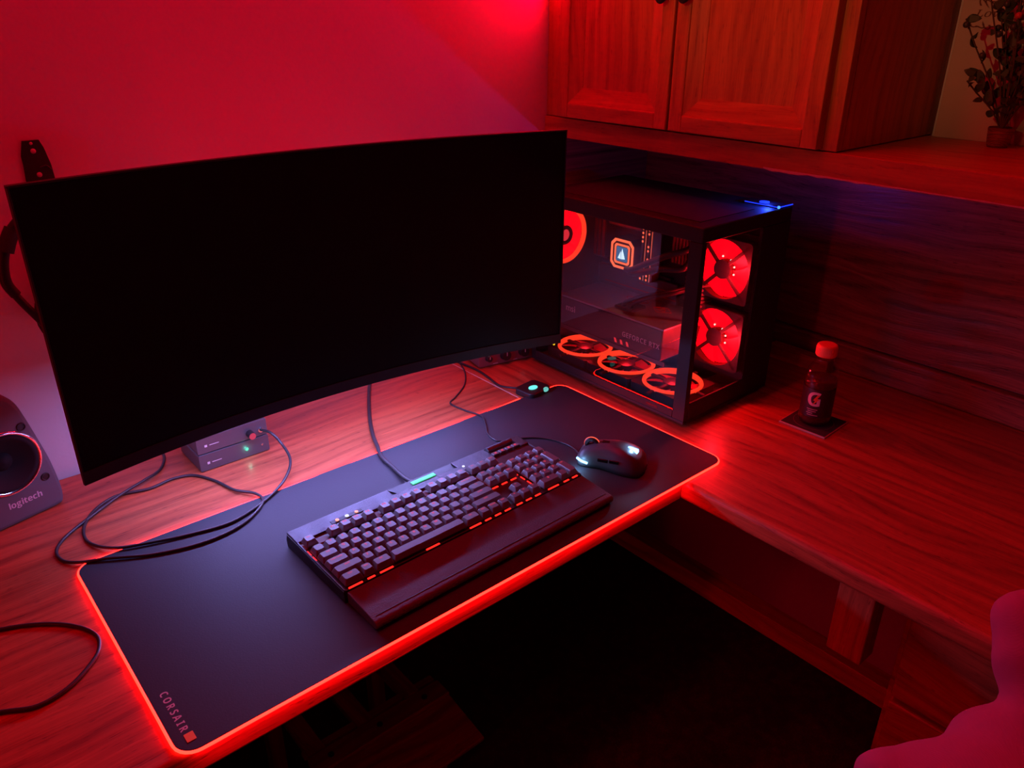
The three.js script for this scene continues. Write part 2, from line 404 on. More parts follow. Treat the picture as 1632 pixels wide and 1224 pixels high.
// ------------------------------------------------------------------ monitor
{
  const R = 1.5501, W = 0.81, H = 0.376;
  const t = thing('monitor', 'large curved black ultrawide monitor, switched off, on a wall arm', 'monitor', [-0.031, 1.077, -0.1825], -0.0498);
  function arc(w, y0, y1, f, b, n = 36) { // f/b: offset of front and back face along z
    const s = new THREE.Shape(), pts = [];
    for (let i = 0; i <= n; i++) { const a = (i / n * 2 - 1) * (w / 2) / R; pts.push([Math.sin(a), Math.cos(a)]); }
    pts.forEach(([sn, cs], i) => { const r = R - f; const x = r * sn, y = -(R - r * cs); i ? s.lineTo(x, y) : s.moveTo(x, y); });
    pts.reverse().forEach(([sn, cs]) => { const r = R - b; s.lineTo(r * sn, -(R - r * cs)); });
    const g = extrude(s, y1 - y0, 0, 1); g.rotateX(-Math.PI / 2); g.translate(0, y0, 0);
    return g;
  }
  mesh('housing', arc(W - 0.004, -H / 2, H / 2, -0.003, -0.009), M.black, t);
  mesh('rear_panel', arc(W - 0.06, -H / 2 + 0.02, H / 2 - 0.02, -0.009, -0.019), M.blackMatte, t);
  mesh('screen', arc(W - 0.006, -H / 2 + 0.019, H / 2 - 0.003, 0, -0.0035), M.screen, t);
  mesh('chin', arc(W, -H / 2, -H / 2 + 0.018, 0.0015, -0.0035), M.black, t);
  mesh('bezel', [arc(W, H / 2 - 0.0025, H / 2, 0.0005, -0.0035), ...[-1, 1].map((sg) => { const a = sg * (W / 2 - 0.001) / R; const g = box(0.002, H, 0.006, 0, 0, 0, 0.0005); g.rotateY(-a); g.translate(R * Math.sin(a), 0, R * (1 - Math.cos(a)) - 0.002); return g; })], M.black, t);
  mesh('rear_shell', box(0.52, 0.26, 0.034, 0, 0, -0.034, 0.014), M.blackMatte, t);
  const led = mesh('power_led', new THREE.SphereGeometry(0.0024, 10, 8), M.amber, t);
  led.position.set(0.388, -H / 2 - 0.0005, 0.049); led.userData.label = 'small amber power light';
  // arm to the wall
  mesh('mount_plate', box(0.12, 0.12, 0.008, 0, 0, -0.055), M.blackMatte, t);
  mesh('wall_arm', [box(0.05, 0.05, 0.16, 0, 0, -0.13, 0.008), box(0.04, 0.06, 0.05, 0, 0, -0.2, 0.01)], M.blackMatte, t);
  mesh('wall_plate', box(0.1, 0.2, 0.012, 0.012, 0, -0.2785), M.blackMatte, t);
  mesh('arm_end', box(0.045, 0.045, 0.06, 0.005, 0, -0.248, 0.008), M.blackMatte, t);
  // red strip on the upper back, shining on the wall
  const strip = part('back_strip', t, [0, 0.115, -0.052]);
  mesh('strip_base', box(0.5, 0.014, 0.003, 0, 0, 0.0005, 0.0005), M.print, strip);
  mesh('strip_light', box(0.49, 0.01, 0.0015, 0, 0, -0.0017, 0), glow(1, 0.0, 0.028, 1.5), strip);
  const rl = new THREE.RectAreaLight(RED, POWER.back, 0.49, 0.01);
  rl.position.set(0, 0.115, -0.0555); rl.rotation.x = 0.35; t.add(rl);
  // under-glow bar on the lower back of the monitor
  const bar = part('light_bar', t, [-0.08, -0.186, -0.058]);
  mesh('bar_case', box(0.66, 0.016, 0.022, 0.02, 0.0085, 0), M.blackMatte, bar);
  for (const x of [-0.15, 0.15]) mesh('bar_bracket', box(0.03, 0.055, 0.012, x, 0.042, 0.008), M.blackMatte, bar);
  mesh('bar_diffuser', new THREE.CylinderGeometry(0.008, 0.008, 0.62, 16, 1, false, 0, Math.PI).rotateX(Math.PI).rotateZ(-Math.PI / 2).translate(0.02, 0.0005, 0), glow(0.33, 0.32, 1.0, 1), bar);
  for (const [k, x, w, dz, e] of [[-0.7, 0.0, 0.5, 0.0085, POWER.barFront], [0.3, -0.07, 0.6, -0.0075, POWER.bar]]) {
    const l = new THREE.RectAreaLight(LAVENDER, e, w, 0.01);
    l.position.set(x, -0.195, -0.058 + dz); l.rotation.x = -Math.PI / 2 + k; t.add(l);
  }
}
// ------------------------------------------------------------------ mouse mat
{
  const t = thing('mouse_mat', 'wide black cloth mouse mat with a glowing red light edge', 'mouse mat', [0, DY, -0.001]);
  const W = 0.926, D = 0.4035, r = 0.022;
  const sh = roundedRect(W, D, r);
  const g = extrude(sh, 0.0024, 0.0008, 10); g.rotateX(-Math.PI / 2); g.translate(0, 0.0008, 0);
  const pos = g.attributes.position;
  const uv = new Float32Array(pos.count * 2);
  for (let i = 0; i < pos.count; i++) { uv[i * 2] = pos.getX(i); uv[i * 2 + 1] = pos.getZ(i); }
  g.setAttribute('uv', new THREE.BufferAttribute(uv, 2));
  mesh('cloth', g, M.mat, t);
  // light tube round the rim, broken by the controller at the back
  const rim = [];
  const C = (cx, cz, a0, a1) => { for (let i = 0; i <= 8; i++) { const a = a0 + (a1 - a0) * i / 8; rim.push([cx + (r + 0.001) * Math.cos(a), cz + (r + 0.001) * Math.sin(a)]); } };
  const a = W / 2 - r, b = D / 2 - r, P = Math.PI;
  for (const x of [0.43]) rim.push([x, -D / 2 - 0.001]);
  C(a, -b, -P / 2, 0); for (let i = 1; i < 8; i++) rim.push([W / 2 + 0.001, -b + 2 * b * i / 8]);
  C(a, b, 0, P / 2); for (let i = 1; i < 16; i++) rim.push([a - 2 * a * i / 16, D / 2 + 0.001]);
  C(-a, b, P / 2, P); for (let i = 1; i < 8; i++) rim.push([-W / 2 - 0.001, b - 2 * b * i / 8]);
  C(-a, -b, P, P * 1.5); for (let i = 1; i <= 30; i++) { const x = -a + (a + 0.352) * i / 30; rim.push([x, -D / 2 - 0.001 + 0.0022 * Math.sin(i * 0.55) * (i > 12 ? 1 : 0.2)]); }
  tag(mesh('light_edge', tube(rim.map(([x, z]) => [x, 0.0022, z]), 0.0017, 420, 8), M.matEdge, t), 'glowing red light tube round the rim');
  for (const [w, x, z, ry] of [[0.88, 0, D / 2 + 0.0032, P], [0.80, -0.06, -D / 2 - 0.0065, 0], [0.35, -W / 2 - 0.0035, 0, P / 2], [0.35, W / 2 + 0.0035, 0, -P / 2]]) {
    const l = new THREE.RectAreaLight(LED_RED, POWER.matEdge * 0.8, w, 0.003);
    l.position.set(x, 0.0024, z); l.rotation.y = ry; t.add(l);
  }
  { // the front rim hangs over the desk edge and lights it from above
    const l = new THREE.RectAreaLight(LED_RED, POWER.matDown, 0.8, 0.003);
    l.position.set(-0.045, 0.0003, D / 2 + 0.001); l.rotation.x = -P / 2; t.add(l);
  }
  // lettering
  const txt = letters('CORSAIR', 0.0086, bold, 0.0034); txt.rotateX(-P / 2); txt.rotateY(-P / 2); 
  tag(mesh('lettering', txt, M.print, t), 'printed CORSAIR lettering').position.set(-0.4475, 0.00415, 0.1365);
  const badge = mesh('badge', [extrude(roundedRect(0.0125, 0.0098, 0.0008), 0.0003).rotateX(-P / 2)], std({ color: lin(0.85, 0.42, 0.05), roughness: 0.6 }), t);
  badge.rotation.y = -P / 2; badge.position.set(-0.4462, 0.0041, 0.1815);
  // controller
  const c = part('controller', t, [0.394, 0, -0.212], [0, 0.12, 0]);
  const body = extrude(roundedRect(0.06, 0.05, 0.01), 0.008, 0.003); body.rotateX(-P / 2); body.translate(0, 0.0032, 0);
  mesh('shell', body, M.black, c);
  mesh('button', cyl(0.0095, 0.0095, 0.002, 24).scale(1.15, 1, 0.8).translate(-0.004, 0.0144, 0.004), M.cyan, c);
  mesh('button', cyl(0.006, 0.006, 0.002, 20).scale(1.2, 1, 0.8).rotateX(0.9).translate(0.012, 0.0115, 0.0242), M.cyanDim, c);
}
// ------------------------------------------------------------------ keyboard
{
  const U = 0.01905, t = thing('keyboard', 'black mechanical keyboard with red lit keys and a wrist rest', 'keyboard', [0, MY + 0.0002, 0], 0.012);
  const X0 = -0.2145;
  // case: low wedge with a brushed top plate
  const side = new THREE.Shape([[-0.058, 0.0], [0.101, 0.0], [0.102, 0.008], [0.1, 0.0175], [-0.056, 0.0215], [-0.06, 0.012]].map(([z, y]) => new THREE.Vector2(z, y)));
  const cg = extrude(side, 0.436, 0.001); cg.rotateY(-Math.PI / 2); cg.translate(0.218, 0, 0);
  mesh('case', cg, M.black, t);
  const tilt = Math.atan2(0.004, 0.156);
  const yAt = (z) => 0.0215 - (z + 0.056) * Math.tan(tilt);
  const deck = part('deck', t, [0, yAt(0), 0], [tilt, 0, 0]);
  // sub-parts lie in the tilted plane: y = 0 is the plate
  mesh('top_plate', [slab(-0.218, -0.05, -0.0005, 0.0032, -0.058, -0.0265, 0.001), slab(0.0735, 0.142, -0.0005, 0.0032, -0.058, -0.0265, 0.001), slab(-0.052, 0.0745, -0.0005, 0.0032, -0.041, -0.0265, 0.001), slab(0.142, 0.218, -0.0005, 0.0032, -0.058, -0.0555, 0.001), slab(0.2005, 0.218, -0.0005, 0.0032, -0.058, -0.0265, 0.001)], M.alu, deck);
  mesh('logo_block', extrude(new THREE.Shape([[-0.05, 0.058], [0.0735, 0.058], [0.066, 0.041], [-0.042, 0.041]].map(([x, y]) => new THREE.Vector2(x, y))), 0.002).rotateX(-Math.PI / 2), M.black, deck);
  tag(mesh('logo_light', box(0.045, 0.0016, 0.0085, 0.012, 0.0028, -0.0485, 0.0008), M.teal, deck), 'glowing teal logo bar');
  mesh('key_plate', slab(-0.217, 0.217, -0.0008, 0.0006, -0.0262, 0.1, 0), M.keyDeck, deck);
  for (const x of [-0.218, 0.2158]) mesh('side_rail', slab(x, x + 0.0022, -0.001, 0.0028, -0.0265, 0.1, 0.0006), M.alu, deck);
  // media section
  mesh('indicator_block', box(0.052, 0.0014, 0.0085, -0.133, 0.0036, -0.0365, 0.0006), M.black, deck);
  for (const [x, m, r] of [[-0.149, M.ledHot, 0.0027], [-0.133, M.white, 0.003], [-0.117, M.ledHot, 0.0027]]) mesh('indicator_light', cyl(r, r, 0.0012, 16).translate(x, 0.0046, -0.0365), m, deck);
  mesh('lock_light', cyl(0.0024, 0.0024, 0.001, 16).translate(0.083, 0.0036, -0.036), M.white, deck);
  mesh('volume_roller', cyl(0.0055, 0.0055, 0.054, 20).rotateZ(Math.PI / 2).translate(0.171, 0.0022, -0.0505), M.alu, deck);
  mesh('roller_slot', slab(0.1425, 0.2, -0.0005, 0.0012, -0.0575, -0.04, 0), M.black, deck);
  for (let i = 0; i < 4; i++) mesh('media_key', box(0.0128, 0.005, 0.0085, 0.1495 + i * 0.0145, 0.0022, -0.0335, 0.0008), M.key, deck);
  for (let i = 0; i < 4; i++) mesh('media_legend', box(0.0038, 0.0003, 0.0032, 0.1495 + i * 0.0145, 0.0049, -0.0335, 0), M.legend, deck);
  // keys
  const caps = {};
  function cap(w, d = 1) {
    const k = w + 'x' + d;
    if (caps[k]) return caps[k];
    const bw = w * U - 0.0011, bd = d * U - 0.0011, levels = [[0, 0, 0.0006], [0.0018, 0.0002, 0.0008], [0.0078, 0.0026, 0.002], [0.0086, 0.0031, 0.0022]];
    const rings = levels.map(([y, ins, r]) => {
      const pts = [], a = bw / 2 - ins, b = bd / 2 - ins;
      for (const [sx, sz, a0] of [[1, 1, 0], [-1, 1, Math.PI / 2], [-1, -1, Math.PI], [1, -1, Math.PI * 1.5]]) for (let i = 0; i < 3; i++) { const q = a0 + i * Math.PI / 4; pts.push([sx * (a - r) + r * Math.cos(q), y, sz * (b - r) + r * Math.sin(q) - ins * 0.12]); }
      return pts;
    });
    const tri = [], n = 12;
    for (let l = 0; l < 3; l++) for (let i = 0; i < n; i++) { const j = (i + 1) % n, A = rings[l][i], B = rings[l][j], C = rings[l + 1][j], D = rings[l + 1][i]; tri.push(A, C, B, A, D, C); }
    const c = [0, 0.0086, 0];
    for (let i = 0; i < n; i++) tri.push(rings[3][i], c, rings[3][(i + 1) % n]);
    const g = new THREE.BufferGeometry();
    g.setAttribute('position', new THREE.Float32BufferAttribute(tri.flat(), 3));
    g.computeVertexNormals();
    return caps[k] = g;
  }
  const ledGeo = {}, legGeo = {};
  function key(x, z, w, text, d = 1, front = false) { // x in metres of the left edge, z of the back edge
    const cx = x + w * U / 2, cz = z + d * U / 2;
    const k = mesh('key', cap(w, d), M.key, t);
    k.position.set(cx, yAt(cz) + 0.0046, cz); k.rotation.x = tilt;
    if (text) {
      legGeo[text] ??= (() => { const g = letters(text, text.length > 2 ? 0.0026 : 0.0042, bold, 0, 2); g.rotateX(-Math.PI / 2); return g; })();
      const l = mesh('legend', legGeo[text], M.legend, k);
      l.position.set(0, 0.0089, -d * U / 2 + 0.0066);
      if (text.length > 2) l.position.x = 0;
    }
    if (!front) return k;
    const lw = Math.min(w, 1.6) * U - 0.008;
    ledGeo[lw] ??= box(lw, 0.0016, 0.0024, 0, 0, 0, 0);
    const e = mesh('key_light', ledGeo[lw], M.keyLed, k);
    e.position.set(0, -0.0034, d * U / 2 + 0.0006);
    return k;
  }
  const rows = [0.0795, 0.0605, 0.0414, 0.0223, 0.0033].map((z) => z - 0.0003), fz = -0.0232;
  const line = (x, z, list, front) => { for (const e of list) { const [w, s] = typeof e === 'string' ? [1, e] : e; if (s !== null) key(x, z, w, s, 1, front); x += w * U; } };
  // function row
  line(X0 - 0 + 0.0, fz, ['Esc', [1, null], 'F1', 'F2', 'F3', 'F4', [0.5, null], 'F5', 'F6', 'F7', 'F8', [0.5, null], 'F9', 'F10', 'F11', 'F12']);
  line(X0, rows[4], ['`', '1', '2', '3', '4', '5', '6', '7', '8', '9', '0', '-', '=', [2, 'Backspace']]);
  line(X0, rows[3], [[1.5, 'Tab'], ...'QWERTYUIOP[]', [1.5, '\\']]);
  line(X0, rows[2], [[1.75, 'Caps Lock'], ...'ASDFGHJKL;\'', [2.25, 'Enter']]);
  line(X0, rows[1], [[2.25, 'Shift'], ...'ZXCVBNM,./', [2.75, 'Shift']]);
  line(X0, rows[0], [[1.5, 'Ctrl'], [1, 'Win'], [1.5, 'Alt'], [6.5, ''], [1.5, 'Alt'], [1, 'Win'], [1, 'Menu'], [1, 'Ctrl']], true);
  const nx = X0 + 15.25 * U, px = X0 + 18.5 * U;
  line(nx, fz, ['Prt', 'Scr', 'Pau']); line(nx, rows[4], ['Ins', 'Hom', 'PgU']); line(nx, rows[3], ['Del', 'End', 'PgD'], true);
  line(nx + U, rows[1], ['^'], true); line(nx, rows[0], ['<', 'v', '>'], true);
  line(px, rows[4], ['Num', '/', '*', '-']); line(px, rows[3], ['7', '8', '9']); line(px, rows[2], ['4', '5', '6']); line(px, rows[1], ['1', '2', '3']); line(px, rows[0], [[2, '0'], '.'], true);
  key(px + 3 * U, rows[3], 1, '+', 2); key(px + 3 * U, rows[1], 1, 'Ent', 2, true);
  // light spilling out beside the key blocks and in the gaps of the function row
  const gapGlowPaint = glow(0.07, 0.001, 0.002, 1, 0x050505), dash = box(0.0016, 0.0014, 0.0105, 0, 0, 0, 0);
  for (const [x, zs] of [[X0 - 0.0012, [0.004, 0.019]], [X0 + 15.12 * U, [0.006, 0.02, 0.034]], [X0 + 18.38 * U, [0.004, 0.018, 0.033, 0.05, 0.066, 0.08]]]) for (const z of zs) { const e = mesh('edge_light', dash, M.keyLed, t); e.position.set(x, yAt(z) + 0.0022, z); e.rotation.x = tilt; }
  for (const [x, w] of [[X0 - 0.0, 0.006], [X0 + 1.5 * U, 0.016], [X0 + 6.25 * U, 0.0085], [X0 + 10.75 * U, 0.0085]]) { const e = mesh('painted_gap_glow', box(w, 0.0012, 0.0125, 0, 0, 0, 0), gapGlowPaint, t); e.position.set(x, yAt(-0.014) + 0.0012, -0.0137); e.rotation.x = tilt; }  // emissive patches paint the LED-lit key plate showing in the gaps
  // wrist rest
  const ps = new THREE.Shape();
  ps.moveTo(0.1035, 0.001); ps.lineTo(0.166, 0.001); ps.quadraticCurveTo(0.1735, 0.002, 0.1725, 0.0085); ps.quadraticCurveTo(0.1715, 0.0125, 0.166, 0.0132); ps.quadraticCurveTo(0.135, 0.0165, 0.1045, 0.0188); ps.lineTo(0.1035, 0.0178);
  const pg = extrude(ps, 0.43, 0.001, 8); pg.rotateY(-Math.PI / 2); pg.translate(0.215, 0, 0);
  const pr = mesh('wrist_rest', grain(pg, 'x'), M.palm, t);
  mesh('rest_seam', tube([[-0.21, 0.0136, 0.1605], [0, 0.0137, 0.1605], [0.21, 0.0136, 0.1605]], 0.0006, 20, 5), M.black, pr);
}
// ------------------------------------------------------------------ mouse
{
  const t = thing('computer_mouse', 'black gaming mouse with a glowing pale blue logo', 'mouse', [0.304, MY, 0.087], Math.atan2(0.058, 0.101));
  // local: -z is the front of the mouse. Body as stacked cross sections
  const L = 0.118, secs = 22, rad = 20, pts = [];
  const prof = (s) => { // s 0 front .. 1 rear
    const top = 0.017 + 0.024 * Math.sin(Math.PI * Math.min(1, 0.12 + s * 0.74)) ** 1.3, close = Math.sqrt(Math.max(0.0, 1 - ((s - 0.5) / 0.5) ** 8));
    const w = 0.031 + 0.004 * Math.cos((s - 0.85) * 5) - 0.003 * Math.exp(-(((s - 0.42) / 0.18) ** 2));
    return [w * (0.3 + 0.7 * close), top * (0.35 + 0.65 * close)];
  };
  for (let i = 0; i <= secs; i++) {
    const s = i / secs, [w, h] = prof(s), row = [];
    for (let j = 0; j <= rad; j++) { const a = Math.PI * j / rad, c = Math.cos(a), sn = Math.sin(a); row.push([w * Math.sign(c) * Math.abs(c) ** 0.62, 0.001 + h * sn ** 0.8, (s - 0.5) * L]); }
    pts.push(row);
  }
  const tri = [];
  for (let i = 0; i < secs; i++) for (let j = 0; j < rad; j++) { const A = pts[i][j], B = pts[i + 1][j], C = pts[i + 1][j + 1], D = pts[i][j + 1]; tri.push(A, C, B, A, D, C); }
  for (const [row, flip] of [[pts[0], 0], [pts[secs], 1]]) for (let j = 1; j < rad; j++) flip ? tri.push(row[0], row[j + 1], row[j]) : tri.push(row[0], row[j], row[j + 1]);
  for (let i = 0; i < secs; i++) { const A = pts[i][0], B = pts[i + 1][0], C = pts[i + 1][rad], D = pts[i][rad]; tri.push(A, B, C, A, C, D); }
  let g = new THREE.BufferGeometry();
  g.setAttribute('position', new THREE.Float32BufferAttribute(tri.flat(), 3));
  g = smooth(g);
  mesh('shell', g, M.mouse, t);
  const topY = (s) => 0.001 + prof(s)[1];
  const zS = (s) => (s - 0.5) * L;
  mesh('button_gap', tube([0.02, 0.1, 0.2, 0.3, 0.4].map((s) => [0, topY(s) + 0.0001, zS(s)]), 0.0007, 16, 5), M.gloss, t);
  const wheel = new THREE.TorusGeometry(0.0095, 0.0042, 10, 24).rotateY(Math.PI / 2).translate(0, topY(0.2) - 0.002, zS(0.2));
  mesh('scroll_wheel', wheel, M.rubber, t);
  mesh('wheel_light', new THREE.TorusGeometry(0.0122, 0.0019, 8, 24).rotateY(Math.PI / 2).translate(0, topY(0.2) - 0.002, zS(0.2)), M.wheelLed, t);
  mesh('dpi_switch', box(0.006, 0.003, 0.012, 0, topY(0.4), zS(0.4), 0.001), M.gloss, t);
  // logo: three sails
  const lg = [[[-0.0062, -0.006], [0.0002, -0.0072], [-0.0012, 0.0085]], [[0.0006, -0.0072], [0.0064, -0.0056], [0.0012, 0.007], [-0.0004, 0.008]]].map((p) => extrude(new THREE.Shape(p.map(([x, y]) => new THREE.Vector2(x * 1.25, y * 1.25))), 0.002));
  const logo = mesh('logo', lg, M.mouseLed, t);
  logo.position.set(0, topY(0.8) - 0.0012, zS(0.8)); logo.rotation.x = -Math.PI / 2 + 0.42; 
  logo.userData.label = 'glowing pale blue sail logo';
  const fl = mesh('side_light', tube([[-0.0215, 0.0135, zS(0.03)], [-0.027, 0.0125, zS(0.1)], [-0.0312, 0.012, zS(0.2)]], 0.0021, 12, 8), M.mouseLed, t);
  fl.userData.label = 'glowing pale blue strip at the front';
  mesh('side_button', [box(0.0025, 0.006, 0.018, -0.0312, 0.022, zS(0.42), 0.001), box(0.0025, 0.006, 0.016, -0.031, 0.0225, zS(0.58), 0.001)], M.gloss, t);
  for (const [x, y, z, k] of [[0, topY(0.8) + 0.006, zS(0.8), 1], [-0.034, 0.0135, zS(0.08), 0.5]]) {
    const l = new THREE.PointLight(lin(0.25, 0.55, 1), POWER.mouse * k); l.position.set(x, y, z); l.shadow.radius = 0.1; l.castShadow = true; t.add(l);
  }
}
function smooth(g) { // weld for smooth normals
  const p = g.attributes.position, map = new Map(), n = [];
  const id = (i) => [p.getX(i), p.getY(i), p.getZ(i)].map((v) => Math.round(v * 1e5)).join();
  g.computeVertexNormals();
  const nm = g.attributes.normal;
  for (let i = 0; i < p.count; i++) { const k = id(i); const v = map.get(k) ?? V(0, 0, 0); v.add(V(nm.getX(i), nm.getY(i), nm.getZ(i))); map.set(k, v); }
  for (let i = 0; i < p.count; i++) { const v = map.get(id(i)).clone().normalize(); n.push(v.x, v.y, v.z); }
  g.setAttribute('normal', new THREE.Float32BufferAttribute(n, 3));
  return g;
}
// ------------------------------------------------------------------ cables
function cable(name, label, pts, r, seg) { return tag(mesh(name, tube(pts, r, seg || pts.length * 10, 8), M.rubber), label, 'cable'); }
{
  const d = DY + 0.0027, m = MY + 0.0027;
  cable('headphone_cable', 'looped grey cable plugged into the upper small audio box', [
    [-0.127, 0.786, -0.336], [-0.118, 0.785, -0.315], [-0.1095, 0.768, -0.295], [-0.1134, 0.7555, -0.26], [-0.143, 0.7505, -0.2187], [-0.178, 0.7475, -0.193],
    [-0.222, m, -0.172], [-0.26, m, -0.162], [-0.317, m, -0.172], [-0.372, m + 0.001, -0.189], [-0.407, 0.7475, -0.205], [-0.427, 0.744, -0.235], [-0.434, d, -0.262], [-0.427, d, -0.298], [-0.402, d, -0.335], [-0.366, d, -0.354], [-0.318, d, -0.342], [-0.28, d, -0.348], [-0.2524, d, -0.339],
    [-0.2308, d, -0.301], [-0.2164, 0.744, -0.247], [-0.197, 0.7465, -0.212], [-0.196, m, -0.188], [-0.226, m, -0.158], [-0.262, m, -0.142], [-0.312, m, -0.14], [-0.372, m, -0.158], [-0.425, 0.7475, -0.189], [-0.453, 0.745, -0.206], [-0.471, d, -0.228], [-0.474, d, -0.2566], [-0.4596, d, -0.283], [-0.407, d + 0.001, -0.3215],
    [-0.36, d + 0.004, -0.347], [-0.32, d + 0.004, -0.366], [-0.287, d, -0.39], [-0.2674, d, -0.4243], [-0.262, d, -0.46]], 0.0024, 320);
  cable('keyboard_cable', 'thick grey cable running from the wall to the keyboard', [[0.165, d + 0.001, -0.463], [0.152, d + 0.001, -0.445], [0.1116, d + 0.001, -0.38], [0.0717, d + 0.001, -0.31], [0.045, 0.7445, -0.255], [0.03, 0.7485, -0.2187], [0.015, 0.7482, -0.18], [0.0107, 0.7482, -0.14], [0.004, 0.752, -0.09], [0.004, 0.757, -0.06]], 0.0036, 90);
  cable('mouse_cable', 'thin cable running behind the keyboard to the mouse', [[0.372, d - 0.0009, -0.43], [0.3479, d - 0.0009, -0.3788], [0.308, d - 0.0009, -0.329], [0.2576, d - 0.0009, -0.294], [0.236, d - 0.0009, -0.281], [0.2381, d - 0.0009, -0.24], [0.243, 0.7445, -0.205], [0.2405, 0.7475, -0.185], [0.225, m - 0.0009, -0.155], [0.208, m - 0.0009, -0.128], [0.205, m - 0.0009, -0.1], [0.222, m - 0.0009, -0.085],
    [0.2485, m - 0.0009, -0.0754], [0.275, m - 0.0009, -0.052], [0.29, m - 0.0009, -0.015], [0.286, 0.749, 0.015], [0.2765, 0.752, 0.036]], 0.0017, 160);
  cable('loose_cable', 'black cable curling over the desk left of the mouse mat', [[-0.8, d, -0.12], [-0.66, d, -0.15], [-0.5657, d, -0.132], [-0.5161, d, -0.103], [-0.4865, d, -0.068], [-0.4775, d, -0.04], [-0.483, d, -0.016], [-0.4935, d, -0.0015], [-0.5251, d, 0.0234], [-0.5583, d, 0.0302], [-0.5915, d, 0.0133], [-0.68, d, -0.02], [-0.82, d, -0.03]], 0.0026, 140);
  cable('mat_cable', 'black cable from the mouse mat controller to the wall', [[0.372, 0.749, -0.235], [0.36, 0.7435, -0.275], [0.368, d, -0.32], [0.374, d, -0.36], [0.372, d, -0.41], [0.365, d, -0.463]], 0.0023, 60);
}
// ------------------------------------------------------------------ small audio boxes
{
  const mk = (name, label, y, h) => {
    const t = thing(name, label, 'audio device', [-0.1755, y, -0.34]);
    const s = roundedRect(0.122, h, 0.003);
    const g = extrude(s, 0.088, 0.001); g.translate(0, h / 2, -0.088);
    mesh('body', g, M.greyBox, t);
    mesh('mark', box(0.0042, 0.0042, 0.0006, -0.046, h * 0.44, 0.0011, 0), M.print, t);
    mesh('print_line', box(0.016, 0.0011, 0.0004, -0.032, h * 0.44, 0.0011, 0), M.print, t);
    return t;
  };
  const a = mk('digital_converter', 'lower small grey audio box with a glowing teal button light', DY + 0.001, 0.031);
  mesh('foot', [-1, 1].flatMap((x) => [-1, 1].map((z) => cyl(0.005, 0.005, 0.0012, 10).translate(x * 0.048, -0.0004, -0.044 + z * 0.034))), M.blackMatte, a);
  mesh('indicator_light', new THREE.SphereGeometry(0.0034, 14, 10).translate(0.0205, 0.0155, 0.0005), M.teal, a);
  mesh('button', cyl(0.0018, 0.0018, 0.003, 12).rotateX(Math.PI / 2).translate(0.048, 0.0155, 0.001), M.chrome, a);
  const l = new THREE.PointLight(lin(0.15, 1, 0.7), 0.00035); l.position.set(0.0205, 0.0155, 0.006); l.shadow.radius = 0.1; a.add(l);
  const b = mk('headphone_amplifier', 'upper small grey audio box with a volume knob, stacked on another', DY + 0.0335, 0.03);
  const kn = mesh('volume_knob', cyl(0.0062, 0.0066, 0.014, 24).rotateX(Math.PI / 2).translate(0.029, 0.0105, 0.007), M.black, b);
  mesh('knob_cap', cyl(0.0058, 0.0058, 0.001, 24).rotateX(Math.PI / 2).translate(0.029, 0.0105, 0.0145), std({ color: lin(0.5, 0.09, 0.08), roughness: 0.35, metalness: 0.4 }), kn);
  mesh('jack', cyl(0.0046, 0.0046, 0.004, 18).rotateX(Math.PI / 2).translate(0.0485, 0.0115, 0.002), M.chrome, b);
  mesh('foot', [-1, 1].flatMap((x) => [-1, 1].map((z) => cyl(0.005, 0.005, 0.0016, 10).translate(x * 0.048, -0.0006, -0.044 + z * 0.034))), M.blackMatte, b);
}
{
  const t = thing('audio_interface', 'audio interface with round knobs behind the right end of the monitor', 'audio device', [0.4535, DY + 0.002, -0.364], -0.19);
  const g = extrude(roundedRect(0.142, 0.046, 0.005), 0.07, 0.0015); g.translate(0, 0.023, -0.07);
  mesh('body', g, std({ color: lin(0.22, 0.12, 0.13), metalness: 0.4, roughness: 0.4 }), t);
  for (const [x, r] of [[-0.048, 0.0075], [-0.006, 0.0125], [0.04, 0.0125]]) {
    const k = mesh('knob', cyl(r * 0.85, r, 0.011, 28).rotateX(Math.PI / 2).translate(x, 0.0195, 0.006), M.black, t);
    mesh('pointer', box(0.0012, r * 0.8, 0.0006, x, 0.0195 + r * 0.4, 0.0118, 0), M.print, k);
  }
  mesh('print_line', [box(0.012, 0.0014, 0.0004, -0.03, 0.0035, 0.0016, 0), box(0.01, 0.0014, 0.0004, 0.02, 0.0035, 0.0016, 0)], M.print, t);
  mesh('indicator_light', new THREE.SphereGeometry(0.0024, 12, 8).translate(-0.048, 0.0315, 0.0018), M.white, t);
  mesh('indicator_light', new THREE.SphereGeometry(0.0024, 12, 8).scale(3.2, 0.8, 0.6).translate(0.04, 0.0345, 0.0018), M.white, t);
  mesh('foot', [-1, 1].flatMap((x) => [-1, 1].map((z) => cyl(0.005, 0.005, 0.002, 10).translate(x * 0.055, -0.001, -0.035 + z * 0.027))), M.blackMatte, t);
}
